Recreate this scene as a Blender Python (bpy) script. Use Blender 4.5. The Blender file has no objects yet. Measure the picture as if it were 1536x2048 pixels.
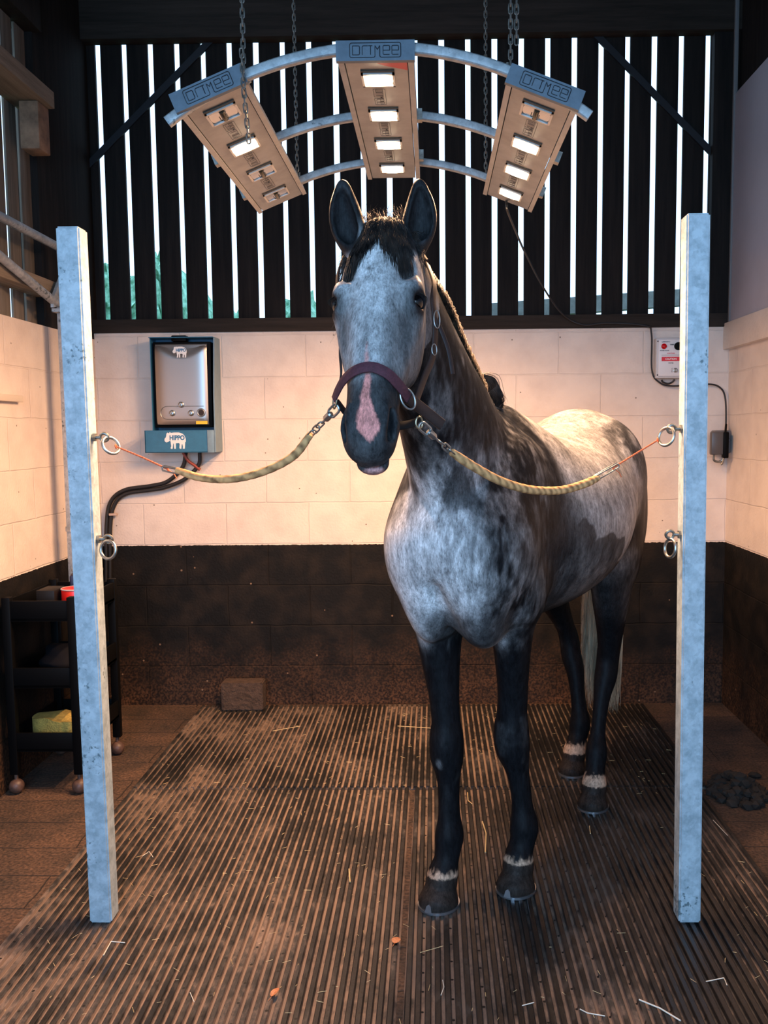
import bpy, bmesh, math, random
import numpy as np
from mathutils import Vector, Matrix, Quaternion

random.seed(7)
SC = bpy.context.scene
COL = SC.collection
R = math.radians

# ------------------------------------------------------------------ camera
cam_d = bpy.data.cameras.new('camera')
cam = bpy.data.objects.new('camera', cam_d)
COL.objects.link(cam)
SC.camera = cam
yaw, pitch, roll = R(0.9), R(5.14), R(0.5)
fwd = Vector((-math.sin(yaw)*math.cos(pitch), math.cos(yaw)*math.cos(pitch), -math.sin(pitch)))
r0 = fwd.cross(Vector((0, 0, 1))).normalized()
u0 = r0.cross(fwd)
rt = math.cos(roll)*r0 - math.sin(roll)*u0
up = rt.cross(fwd)
m = Matrix((rt, up, -fwd)).transposed().to_4x4()
m.translation = Vector((0, 0, 1.5))
cam.matrix_world = m
cam_d.sensor_fit = 'VERTICAL'
cam_d.sensor_height = 24.0
cam_d.lens = 24.0*1800/2048
cam_d.shift_x = -(840-768)/2048
cam_d.clip_start = 0.05
cam_d.clip_end = 200

# ------------------------------------------------------------------ view and world
SC.view_settings.view_transform = 'Standard'
SC.view_settings.look = 'None'
SC.view_settings.exposure = 0.0
SC.view_settings.gamma = 1.0
SC.view_settings.use_curve_mapping = False
world = bpy.data.worlds.new('sky')
SC.world = world
world.use_nodes = True
wn = world.node_tree
bgn = wn.nodes['Background']
bgn.inputs['Color'].default_value = (0.50, 0.72, 1.0, 1)
bgn.inputs['Strength'].default_value = 2.4

def area_light(name, loc, target, sx, sy, power, color, spread=math.pi):
    ld = bpy.data.lights.new(name, 'AREA')
    ld.shape = 'RECTANGLE'
    ld.size = sx
    ld.size_y = sy
    ld.energy = power
    ld.color = color
    ld.spread = spread
    o = bpy.data.objects.new(name, ld)
    COL.objects.link(o)
    o.location = loc
    o.rotation_euler = (Vector(target)-Vector(loc)).to_track_quat('-Z', 'Y').to_euler()
    return o

# daylight coming in through the open barn door behind the camera
door_light = area_light('daylight_through_open_door', (-0.5, -1.05, 1.95), (-0.1, 3.0, 1.1), 2.4, 2.0, 98, (0.30, 0.60, 1.0))

# ------------------------------------------------------------------ materials
MATS = {}
def newmat(name):
    mt = bpy.data.materials.new(name)
    mt.use_nodes = True
    MATS[name] = mt
    nt = mt.node_tree
    return mt, nt, nt.nodes['Principled BSDF']

def mat(name, color, rough=0.5, metal=0.0, noise=0.0, nscale=20.0, bump=0.0, bscale=60.0, color2=None, emit=None, estr=0, spec=0.5, coat=0.0):
    mt, nt, b = newmat(name)
    b.inputs['Roughness'].default_value = rough
    b.inputs['Metallic'].default_value = metal
    b.inputs['Specular IOR Level'].default_value = spec
    b.inputs['Coat Weight'].default_value = coat
    c = (*color, 1)
    b.inputs['Base Color'].default_value = c
    if noise > 0 or color2:
        tc = nt.nodes.new('ShaderNodeTexCoord')
        nz = nt.nodes.new('ShaderNodeTexNoise')
        nz.inputs['Scale'].default_value = nscale
        nz.inputs['Detail'].default_value = 6
        nz.inputs['Roughness'].default_value = 0.65
        nt.links.new(tc.outputs['Object'], nz.inputs['Vector'])
        rp = nt.nodes.new('ShaderNodeValToRGB')
        rp.color_ramp.elements[0].position = 0.35
        rp.color_ramp.elements[1].position = 0.68
        c2 = color2 if color2 else tuple(min(1, x*(1+noise)) for x in color)
        c1 = color if color2 else tuple(x*(1-noise) for x in color)
        rp.color_ramp.elements[0].color = (*c1, 1)
        rp.color_ramp.elements[1].color = (*c2, 1)
        nt.links.new(nz.outputs['Fac'], rp.inputs['Fac'])
        nt.links.new(rp.outputs['Color'], b.inputs['Base Color'])
    if bump > 0:
        tc = nt.nodes.new('ShaderNodeTexCoord')
        nz = nt.nodes.new('ShaderNodeTexNoise')
        nz.inputs['Scale'].default_value = bscale
        nz.inputs['Detail'].default_value = 5
        nt.links.new(tc.outputs['Object'], nz.inputs['Vector'])
        bp = nt.nodes.new('ShaderNodeBump')
        bp.inputs['Strength'].default_value = bump
        bp.inputs['Distance'].default_value = 0.01
        nt.links.new(nz.outputs['Fac'], bp.inputs['Height'])
        nt.links.new(bp.outputs['Normal'], b.inputs['Normal'])
    if emit:
        b.inputs['Emission Color'].default_value = (*emit, 1)
        b.inputs['Emission Strength'].default_value = estr
    return mt

# ------------------------------------------------------------------ mesh helpers
def frame_of(d):
    d = Vector(d).normalized()
    a = Vector((0, 0, 1)) if abs(d.z) < 0.9 else Vector((1, 0, 0))
    x = d.cross(a).normalized()
    y = d.cross(x).normalized()
    return x, y, d

class MB:
    def __init__(s):
        s.v = []
        s.f = []
    def add(s, vs, fs):
        n = len(s.v)
        s.v += [tuple(v) for v in vs]
        s.f += [tuple(i+n for i in f) for f in fs]
        return s
    def box(s, c, size, rot=None, bev=0.0):
        bm = bmesh.new()
        bmesh.ops.create_cube(bm, size=1)
        bmesh.ops.scale(bm, vec=size, verts=bm.verts)
        if bev > 0:
            bmesh.ops.bevel(bm, geom=list(bm.edges), offset=bev, segments=2, affect='EDGES', profile=0.5)
        M = Matrix.Translation(Vector(c))
        if rot is not None:
            M = M @ (rot.to_4x4() if not isinstance(rot, tuple) else Matrix.Rotation(rot[2], 4, 'Z') @ Matrix.Rotation(rot[1], 4, 'Y') @ Matrix.Rotation(rot[0], 4, 'X'))
        bm.transform(M)
        s.bm(bm)
        return s
    def b2(s, lo, hi, bev=0.0):
        return s.box([(a+b)/2 for a, b in zip(lo, hi)], [abs(b-a) for a, b in zip(lo, hi)], None, bev)
    def bm(s, bm):
        bm.verts.index_update()
        n = len(s.v)
        s.v += [tuple(v.co) for v in bm.verts]
        s.f += [tuple(v.index+n for v in f.verts) for f in bm.faces]
        bm.free()
    def tube(s, pts, r, seg=10, closed=False, caps=True, flat=None, upv=None):
        # r: number or list; flat: (ru, rv) elliptical / strap section
        P = [Vector(p) for p in pts]
        n = len(P)
        rs = r if isinstance(r, (list, tuple)) else [r]*n
        T = []
        for i in range(n):
            if closed:
                t = P[(i+1) % n]-P[i-1]
            else:
                t = P[min(i+1, n-1)]-P[max(i-1, 0)]
            T.append(t.normalized() if t.length > 1e-9 else Vector((0, 0, 1)))
        if upv is not None:
            X = Vector(upv)
            X = (X - T[0]*X.dot(T[0])).normalized()
        else:
            X = frame_of(T[0])[0]
        vs = []
        for i in range(n):
            if i > 0:
                if upv is not None and not callable(upv):
                    X = Vector(upv)
                X = X - T[i]*X.dot(T[i])
                X = X.normalized() if X.length > 1e-6 else frame_of(T[i])[0]
            Yv = T[i].cross(X)
            for k in range(seg):
                a = 2*math.pi*k/seg
                if flat:
                    ca, sa = math.cos(a), math.sin(a)
                    e = 0.5
                    cx = math.copysign(abs(ca)**e, ca)*flat[0]
                    sy = math.copysign(abs(sa)**e, sa)*flat[1]
                    vs.append(P[i]+X*cx*rs[i]+Yv*sy*rs[i])
                else:
                    vs.append(P[i]+(X*math.cos(a)+Yv*math.sin(a))*rs[i])
        fs = []
        for i in range(n if closed else n-1):
            j = (i+1) % n
            for k in range(seg):
                l = (k+1) % seg
                fs.append((i*seg+k, i*seg+l, j*seg+l, j*seg+k))
        if caps and not closed:
            fs.append(tuple(range(seg-1, -1, -1)))
            fs.append(tuple((n-1)*seg+k for k in range(seg)))
        s.add(vs, fs)
        return s
    def cyl(s, a, b, r, seg=20, r2=None):
        return s.tube([a, b], [r, r if r2 is None else r2], seg)
    def lathe(s, c, axis, prof, seg=24):
        # prof: list of (distance along axis, radius)
        x, y, d = frame_of(axis)
        c = Vector(c)
        vs = []
        fs = []
        for h, r in prof:
            for k in range(seg):
                a = 2*math.pi*k/seg
                vs.append(c+d*h+(x*math.cos(a)+y*math.sin(a))*max(r, 1e-5))
        for i in range(len(prof)-1):
            for k in range(seg):
                l = (k+1) % seg
                fs.append((i*seg+k, i*seg+l, (i+1)*seg+l, (i+1)*seg+k))
        fs.append(tuple(range(seg-1, -1, -1)))
        fs.append(tuple((len(prof)-1)*seg+k for k in range(seg)))
        s.add(vs, fs)
        return s
    def ring(s, c, nrm, rx, r, seg=36, ry=None, xdir=None, sec=10):
        x, y, d = frame_of(nrm)
        if xdir is not None:
            x = Vector(xdir)
            x = (x-d*x.dot(d)).normalized()
            y = d.cross(x)
        ry = ry or rx
        c = Vector(c)
        return s.tube([c+x*rx*math.cos(2*math.pi*k/seg)+y*ry*math.sin(2*math.pi*k/seg) for k in range(seg)], r, sec, closed=True)
    def build(s, name, m_, parent=None, smooth=True, angle=35):
        me = bpy.data.meshes.new(name)
        me.from_pydata(s.v, [], s.f)
        bm = bmesh.new()
        bm.from_mesh(me)
        bmesh.ops.recalc_face_normals(bm, faces=bm.faces)
        if smooth:
            for f in bm.faces:
                f.smooth = True
            ca = R(angle)
            for e in bm.edges:
                if len(e.link_faces) == 2:
                    e.smooth = e.calc_face_angle(0) < ca
        bm.to_mesh(me)
        bm.free()
        if m_:
            me.materials.append(m_)
        o = bpy.data.objects.new(name, me)
        COL.objects.link(o)
        if parent:
            o.parent = parent
            # children are written in world coordinates: take the parent's place off
            o.matrix_parent_inverse = Matrix.Identity(4)
            mw = parent_world(parent)
            me.transform(mw.inverted())
        return o

def parent_world(p):
    M = Matrix.LocRotScale(p.location, p.rotation_euler, p.scale)
    while p.parent:
        p = p.parent
        M = Matrix.LocRotScale(p.location, p.rotation_euler, p.scale) @ M
    return M

def tag(o, label=None, cat=None, group=None, kind=None):
    if label: o['label'] = label
    if cat: o['category'] = cat
    if group: o['group'] = group
    if kind: o['kind'] = kind
    return o

def thing(name, loc, label, cat, group=None, rz=0):
    o = bpy.data.objects.new(name, None)
    o.empty_display_size = 0.05
    COL.objects.link(o)
    o.location = loc
    o.rotation_euler = (0, 0, rz)
    return tag(o, label, cat, group)

def struct(o):
    o['kind'] = 'structure'
    return o

def copy_tree(o, parent=None):
    c = o.copy()
    COL.objects.link(c)
    c.parent = parent
    for ch in [x for x in COL.objects if x.parent == o]:
        copy_tree(ch, c)
    return c

def spline(pts, n=8):
    P = [Vector(p) for p in pts]
    out = []
    for i in range(len(P)-1):
        p0 = P[i-1] if i > 0 else P[i]*2-P[i+1]
        p1, p2 = P[i], P[i+1]
        p3 = P[i+2] if i+2 < len(P) else P[i+1]*2-P[i]
        for k in range(n):
            t = k/n
            out.append(0.5*((2*p1)+(p2-p0)*t+(2*p0-5*p1+4*p2-p3)*t*t+(3*p1-p0-3*p2+p3)*t**3))
    out.append(P[-1])
    return out
# ------------------------------------------------------------------ room
LX, RX, BY, FY, CZ = -1.81, 1.57, 4.85, -1.2, 3.95

def nodes_mask_band(nt, zval, soft=0.012):
    pass

def wall_material(name, axis):
    """painted concrete blocks: cream above 0.89 m, black below, dried mud near the floor"""
    mt, nt, b = newmat(name)
    N, Lk = nt.nodes, nt.links
    geo = N.new('ShaderNodeNewGeometry')
    sep = N.new('ShaderNodeSeparateXYZ')
    Lk.new(geo.outputs['Position'], sep.inputs[0])
    comb = N.new('ShaderNodeCombineXYZ')
    Lk.new(sep.outputs['X' if axis == 'x' else 'Y'], comb.inputs['X'])
    Lk.new(sep.outputs['Z'], comb.inputs['Y'])
    warp = N.new('ShaderNodeTexNoise')
    warp.inputs['Scale'].default_value = 6
    Lk.new(geo.outputs['Position'], warp.inputs['Vector'])
    wadd = N.new('ShaderNodeVectorMath')
    wadd.operation = 'MULTIPLY_ADD'
    Lk.new(warp.outputs['Color'], wadd.inputs[0])
    wadd.inputs[1].default_value = (0.012, 0.012, 0)
    Lk.new(comb.outputs[0], wadd.inputs[2])
    br = N.new('ShaderNodeTexBrick')
    br.inputs['Scale'].default_value = 1
    br.inputs['Brick Width'].default_value = 0.45
    br.inputs['Row Height'].default_value = 0.225
    br.inputs['Mortar Size'].default_value = 0.0045
    br.inputs['Mortar Smooth'].default_value = 0.6
    Lk.new(wadd.outputs[0], br.inputs['Vector'])
    pit = N.new('ShaderNodeTexNoise')
    pit.inputs['Scale'].default_value = 85
    pit.inputs['Detail'].default_value = 4
    Lk.new(geo.outputs['Position'], pit.inputs['Vector'])
    big = N.new('ShaderNodeTexNoise')
    big.inputs['Scale'].default_value = 9
    big.inputs['Detail'].default_value = 6
    Lk.new(geo.outputs['Position'], big.inputs['Vector'])
    # height = noise - mortar
    h1 = N.new('ShaderNodeMath')
    h1.operation = 'MULTIPLY_ADD'
    Lk.new(br.outputs['Fac'], h1.inputs[0])
    h1.inputs[1].default_value = -1.1
    h2 = N.new('ShaderNodeMath')
    h2.operation = 'MULTIPLY'
    Lk.new(pit.outputs['Fac'], h2.inputs[0])
    h2.inputs[1].default_value = 0.55
    Lk.new(h2.outputs[0], h1.inputs[2])
    bp = N.new('ShaderNodeBump')
    bp.inputs['Strength'].default_value = 0.55
    bp.inputs['Distance'].default_value = 0.006
    Lk.new(h1.outputs[0], bp.inputs['Height'])
    Lk.new(bp.outputs[0], b.inputs['Normal'])
    # cream paint with faint dirt
    cr = N.new('ShaderNodeValToRGB')
    cr.color_ramp.elements[0].position = 0.25
    cr.color_ramp.elements[0].color = (0.70, 0.59, 0.52, 1)
    cr.color_ramp.elements[1].position = 0.6
    cr.color_ramp.elements[1].color = (0.80, 0.685, 0.60, 1)
    Lk.new(big.outputs['Fac'], cr.inputs[0])
    # pin holes
    vor = N.new('ShaderNodeTexVoronoi')
    vor.inputs['Scale'].default_value = 11
    Lk.new(geo.outputs['Position'], vor.inputs['Vector'])
    pin = N.new('ShaderNodeMath')
    pin.operation = 'LESS_THAN'
    Lk.new(vor.outputs['Distance'], pin.inputs[0])
    pin.inputs[1].default_value = 0.045
    cm = N.new('ShaderNodeMixRGB')
    Lk.new(pin.outputs[0], cm.inputs[0])
    Lk.new(cr.outputs[0], cm.inputs[1])
    cm.inputs[2].default_value = (0.25, 0.2, 0.16, 1)
    # black paint
    bk = N.new('ShaderNodeValToRGB')
    bk.color_ramp.elements[0].position = 0.42
    bk.color_ramp.elements[0].color = (0.005, 0.0045, 0.0042, 1)
    bk.color_ramp.elements[1].position = 0.75
    bk.color_ramp.elements[1].color = (0.020, 0.014, 0.010, 1)
    Lk.new(big.outputs['Fac'], bk.inputs[0])
    # mud: more towards the floor
    mz = N.new('ShaderNodeMapRange')
    mz.inputs['From Min'].default_value = 0.0
    mz.inputs['From Max'].default_value = 0.66
    mz.inputs['To Min'].default_value = 0.95
    mz.inputs['To Max'].default_value = 0.0
    Lk.new(sep.outputs['Z'], mz.inputs['Value'])
    mn = N.new('ShaderNodeTexNoise')
    mn.inputs['Scale'].default_value = 5
    mn.inputs['Detail'].default_value = 8
    mn.inputs['Roughness'].default_value = 0.7
    Lk.new(geo.outputs['Position'], mn.inputs['Vector'])
    mm = N.new('ShaderNodeMath')
    mm.operation = 'MULTIPLY'
    Lk.new(mz.outputs[0], mm.inputs[0])
    Lk.new(mn.outputs['Fac'], mm.inputs[1])
    mr = N.new('ShaderNodeValToRGB')
    mr.color_ramp.elements[0].position = 0.20
    mr.color_ramp.elements[1].position = 0.62
    Lk.new(mm.outputs[0], mr.inputs[0])
    mud = N.new('ShaderNodeMixRGB')
    Lk.new(mr.outputs[0], mud.inputs[0])
    Lk.new(bk.outputs[0], mud.inputs[1])
    fm = N.new('ShaderNodeValToRGB')
    fm.color_ramp.elements[0].position = .40
    fm.color_ramp.elements[0].color = (.022, .012, .008, 1)
    fm.color_ramp.elements[1].position = .66
    fm.color_ramp.elements[1].color = (.150, .072, .036, 1)
    Lk.new(pit.outputs['Fac'], fm.inputs[0])
    Lk.new(fm.outputs[0], mud.inputs[2])
    # chips of mud and missing paint
    v2 = N.new('ShaderNodeTexVoronoi')
    v2.inputs['Scale'].default_value = 14
    Lk.new(geo.outputs['Position'], v2.inputs['Vector'])
    cp = N.new('ShaderNodeMath')
    cp.operation = 'LESS_THAN'
    Lk.new(v2.outputs['Distance'], cp.inputs[0])
    cp.inputs[1].default_value = 0.075
    sel = N.new('ShaderNodeMath')
    sel.operation = 'GREATER_THAN'
    sel.inputs[1].default_value = 0.80
    Lk.new(v2.outputs['Color'], sel.inputs[0])
    cpm = N.new('ShaderNodeMath')
    cpm.operation = 'MULTIPLY'
    Lk.new(cp.outputs[0], cpm.inputs[0])
    Lk.new(sel.outputs[0], cpm.inputs[1])
    chip = N.new('ShaderNodeMixRGB')
    Lk.new(cpm.outputs[0], chip.inputs[0])
    Lk.new(mud.outputs[0], chip.inputs[1])
    chip.inputs[2].default_value = (0.22, 0.14, 0.09, 1)
    # border line
    zl = N.new('ShaderNodeMath')
    zl.operation = 'MULTIPLY_ADD'
    Lk.new(pit.outputs['Fac'], zl.inputs[0])
    zl.inputs[1].default_value = 0.010
    Lk.new(sep.outputs['Z'], zl.inputs[2])
    st = N.new('ShaderNodeMath')
    st.operation = 'GREATER_THAN'
    Lk.new(zl.outputs[0], st.inputs[0])
    st.inputs[1].default_value = 0.895
    mix = N.new('ShaderNodeMixRGB')
    Lk.new(st.outputs[0], mix.inputs[0])
    Lk.new(chip.outputs[0], mix.inputs[1])
    Lk.new(cm.outputs[0], mix.inputs[2])
    Lk.new(mix.outputs[0], b.inputs['Base Color'])
    b.inputs['Roughness'].default_value = 0.68
    b.inputs['Specular IOR Level'].default_value = .22
    return mt

def wood_mat(name, c1, c2, axis='Z', scale=6, rough=0.8):
    mt, nt, b = newmat(name)
    N, Lk = nt.nodes, nt.links
    geo = N.new('ShaderNodeNewGeometry')
    mp = N.new('ShaderNodeMapping')
    sc = {'X': (0.06, 1, 1), 'Y': (1, 0.06, 1), 'Z': (1, 1, 0.06)}[axis]
    mp.inputs['Scale'].default_value = [q*scale*5 for q in sc]
    Lk.new(geo.outputs['Position'], mp.inputs['Vector'])
    nz = N.new('ShaderNodeTexNoise')
    nz.inputs['Scale'].default_value = 1
    nz.inputs['Detail'].default_value = 7
    nz.inputs['Roughness'].default_value = 0.7
    Lk.new(mp.outputs[0], nz.inputs['Vector'])
    rp = N.new('ShaderNodeValToRGB')
    rp.color_ramp.elements[0].position = 0.3
    rp.color_ramp.elements[0].color = (*c1, 1)
    rp.color_ramp.elements[1].position = 0.7
    rp.color_ramp.elements[1].color = (*c2, 1)
    Lk.new(nz.outputs['Fac'], rp.inputs[0])
    Lk.new(rp.outputs[0], b.inputs['Base Color'])
    b.inputs['Roughness'].default_value = rough
    b.inputs['Specular IOR Level'].default_value = .2
    bp = N.new('ShaderNodeBump')
    bp.inputs['Strength'].default_value = 0.4
    bp.inputs['Distance'].default_value = 0.003
    Lk.new(nz.outputs['Fac'], bp.inputs['Height'])
    Lk.new(bp.outputs[0], b.inputs['Normal'])
    return mt

blockX = wall_material('painted_block_back', 'x')
blockY = wall_material('painted_block_side', 'y')
dark_board = wood_mat('dark_stained_boards', (0.006, 0.005, 0.005), (0.024, 0.018, 0.015))
dark_rail = wood_mat('dark_rail', (0.018, 0.014, 0.011), (0.045, 0.033, 0.026), 'X')
side_board = wood_mat('weathered_boards', (0.085, 0.072, 0.057), (0.23, 0.195, 0.16))
side_rail = wood_mat('weathered_rail', (0.15, 0.12, 0.09), (0.34, 0.28, 0.22), 'Y')
soot = mat('dark_roof_lining', (0.010, 0.010, 0.013), 0.9)
panel_paint = mat('lavender_panel_paint', (0.52, 0.52, 0.62), 0.5, noise=0.06, nscale=3)
ledge_paint = mat('cream_ledge_paint', (0.80, 0.71, 0.64), 0.6, noise=0.06, nscale=8, bump=0.3, bscale=70)

struct(MB().b2((LX-.2, BY, -.05), (RX+.2, BY+.14, 2.035)).build('wall_back', blockX))
struct(MB().b2((LX-.15, FY, -.05), (LX, BY+.14, 2.003)).build('wall_left', blockY))
struct(MB().b2((RX, FY, -.05), (RX+.15, BY+.14, 2.05)).build('wall_right', blockY))

# back slatted wall: each board its own object
nb = 0
rnd = random.Random(3)
gap0 = -1.752
for k in range(-1, 26):
    x0 = gap0+.139*k+.0145
    x1 = gap0+.139*(k+1)-.0145
    if k == -1:
        x0 = LX-.05
    if k == 24:
        continue
    if x0 > 1.55:
        continue
    j = rnd.uniform(-.0015, .0015)
    o = MB().b2((x0+j, BY+.05, 1.98), (min(x1, 1.62)+j, BY+.072, 3.75), .002).build('wall_board', dark_board)
    tag(o, 'dark stained vertical board of the slatted back wall above the cream blocks', 'wall board', 'vertical boards of the slatted back wall')
struct(MB().b2((1.462, BY+.0, 2.035), (RX+.16, BY+.07, 3.95)).build('trim_1', dark_board))
struct(MB().b2((LX-.1, BY-.02, 2.035), (RX+.1, BY+.05, 2.105), .003).build('trim_2', dark_rail))
struct(MB().b2((LX-.1, BY-.03, 3.53), (RX+.1, BY+.05, 3.95), .004).build('trim_3', dark_rail))
# diagonal wind braces across the boards
for a, b_, lb in ((((-1.875, 0, 2.866)), ((-1.05, 0, 3.636)), 'thin dark diagonal brace across the left end of the slatted back wall'), (((.75, 0, 3.649)), ((1.56, 0, 2.850)), 'thin dark diagonal brace across the right end of the slatted back wall')):
    v = Vector((b_[0]-a[0], 0, b_[2]-a[2]))
    ang = math.atan2(v.z, v.x)
    c = ((a[0]+b_[0])/2, BY+.040, (a[2]+b_[2])/2)
    o = MB().box(c, (v.length, .012, .034), (0, -ang, 0)).build('wall_brace', mat('brace_steel', (0.016, 0.016, 0.02), .6, .2))
    tag(o, lb, 'brace')

# left slatted wall
for k in range(0, 18):
    y1 = 4.235-.131*k
    y0 = y1-.104
    o = MB().b2((LX-.045, y0, 1.95), (LX-.034, y1, 3.62), .002).build('wall_board', side_board)
    tag(o, 'weathered brown vertical board of the slatted left wall above the cream blocks', 'wall board', 'vertical boards of the slatted left wall')
struct(MB().b2((LX-.06, FY, 1.95), (LX-.03, 1.9, 3.75)).build('wall_left_boarding', dark_board))
struct(MB().b2((LX-.034, FY, 2.945), (-1.68, 4.14, 3.018), .004).build('trim_4', side_rail))
struct(MB().b2((LX-.034, FY, 2.135), (-1.74, 4.235, 2.20), .004).build('trim_5', side_rail))
struct(MB().b2((LX-.10, 4.235, 2.0), (LX+.0, BY+.14, 3.95), .004).build('trim_6', dark_board))
struct(MB().b2((LX-.08, FY, 3.32), (LX+.04, 4.25, 3.48), .004).build('trim_7', dark_board))
o = MB().b2((-1.79, 4.02, 2.74), (-1.705, 4.135, 2.944), .006).build('timber_offcut', mat('bare_timber', (0.26, 0.14, 0.08), .8, noise=.4, nscale=14))
tag(o, 'short brown timber block fixed under the end of the upper rail on the left wall', 'timber block')

# right wall above the blocks
struct(MB().b2((RX-.012, FY, 2.05), (RX+.02, 4.805, 3.208), .002).build('wall_right_panel', panel_paint))
struct(MB().b2((RX-.035, FY, 1.915), (RX+.01, BY, 2.052), .004).build('trim_8', ledge_paint))
struct(MB().b2((RX-.02, 4.806, 2.05), (RX+.0, 4.826, 3.95), .002).build('trim_9', mat('edge_strip', (.18, .17, .17), .6)))
o = struct(MB().b2((RX+.02, FY, 2.0), (RX+.06, 4.245, 3.95)).b2((RX+.02, 4.275, 2.0), (RX+.06, BY+.1, 3.95)).b2((RX+.02, 4.2, 2.0), (RX+.06, 4.3, 3.24)).b2((RX+.02, 4.2, 3.40), (RX+.06, 4.3, 3.95)).build('wall_right_boarding', dark_board))
struct(MB().b2((RX+.0, FY, 3.95), (RX+.1, BY+.14, 4.0)).build('trim_10', dark_board))

# roof and floor
struct(MB().b2((LX-.25, FY, CZ), (RX+.25, BY+.2, CZ+.08)).build('ceiling', soot))
struct(MB().b2((LX-.05, FY, 3.40), (RX+.05, FY+.06, 3.97)).build('wall_front', soot))
for y in (2.5, 3.5):
    struct(MB().b2((LX-.05, y-.04, 3.83), (RX+.05, y+.04, CZ)).build('trim_%d' % (11+int(y > 3)), dark_rail))

def floor_material():
    mt, nt, b = newmat('brown_floor')
    N, Lk = nt.nodes, nt.links
    geo = N.new('ShaderNodeNewGeometry')
    br = N.new('ShaderNodeTexBrick')
    br.inputs['Scale'].default_value = 1
    br.inputs['Brick Width'].default_value = 1.3
    br.inputs['Row Height'].default_value = 0.21
    br.inputs['Mortar Size'].default_value = 0.004
    br.inputs['Mortar Smooth'].default_value = 0.8
    wn_ = N.new('ShaderNodeTexNoise')
    wn_.inputs['Scale'].default_value = 7
    Lk.new(geo.outputs['Position'], wn_.inputs['Vector'])
    wa = N.new('ShaderNodeVectorMath')
    wa.operation = 'MULTIPLY_ADD'
    Lk.new(wn_.outputs['Color'], wa.inputs[0])
    wa.inputs[1].default_value = (.03, .03, 0)
    Lk.new(geo.outputs['Position'], wa.inputs[2])
    Lk.new(wa.outputs[0], br.inputs['Vector'])
    n1 = N.new('ShaderNodeTexNoise')
    n1.inputs['Scale'].default_value = 4
    n1.inputs['Detail'].default_value = 10
    n1.inputs['Roughness'].default_value = .7
    Lk.new(geo.outputs['Position'], n1.inputs['Vector'])
    n2 = N.new('ShaderNodeTexNoise')
    n2.inputs['Scale'].default_value = 90
    n2.inputs['Detail'].default_value = 4
    Lk.new(geo.outputs['Position'], n2.inputs['Vector'])
    r1 = N.new('ShaderNodeValToRGB')
    r1.color_ramp.elements[0].position = .32
    r1.color_ramp.elements[0].color = (.030, .022, .017, 1)
    r1.color_ramp.elements[1].position = .68
    r1.color_ramp.elements[1].color = (.12, .068, .042, 1)
    Lk.new(n1.outputs['Fac'], r1.inputs[0])
    r2 = N.new('ShaderNodeValToRGB')
    r2.color_ramp.elements[0].position = .35
    r2.color_ramp.elements[0].color = (.45, .45, .45, 1)
    r2.color_ramp.elements[1].position = .7
    r2.color_ramp.elements[1].color = (1.7, 1.6, 1.5, 1)
    Lk.new(n2.outputs['Fac'], r2.inputs[0])
    mu = N.new('ShaderNodeMixRGB')
    mu.blend_type = 'MULTIPLY'
    mu.inputs[0].default_value = 1
    Lk.new(r1.outputs[0], mu.inputs[1])
    Lk.new(r2.outputs[0], mu.inputs[2])
    mo = N.new('ShaderNodeMixRGB')
    Lk.new(br.outputs['Fac'], mo.inputs[0])
    Lk.new(mu.outputs[0], mo.inputs[1])
    mo.inputs[2].default_value = (.026, .017, .012, 1)
    Lk.new(mo.outputs[0], b.inputs['Base Color'])
    b.inputs['Roughness'].default_value = .85
    hs = N.new('ShaderNodeMath')
    hs.operation = 'MULTIPLY_ADD'
    Lk.new(br.outputs['Fac'], hs.inputs[0])
    hs.inputs[1].default_value = -1.2
    Lk.new(n2.outputs['Fac'], hs.inputs[2])
    bp = N.new('ShaderNodeBump')
    bp.inputs['Strength'].default_value = .8
    bp.inputs['Distance'].default_value = .006
    Lk.new(hs.outputs[0], bp.inputs['Height'])
    Lk.new(bp.outputs[0], b.inputs['Normal'])
    return mt
struct(MB().b2((LX-.2, FY, -.10), (RX+.2, BY+.14, 0)).build('floor', floor_material()))

# outdoors
ground = struct(MB().b2((-40, -30, -.3), (40, 60, -.12)).build('ground', mat('grass_field', (.10, .14, .05), .9, noise=.4, nscale=.6)))

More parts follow.
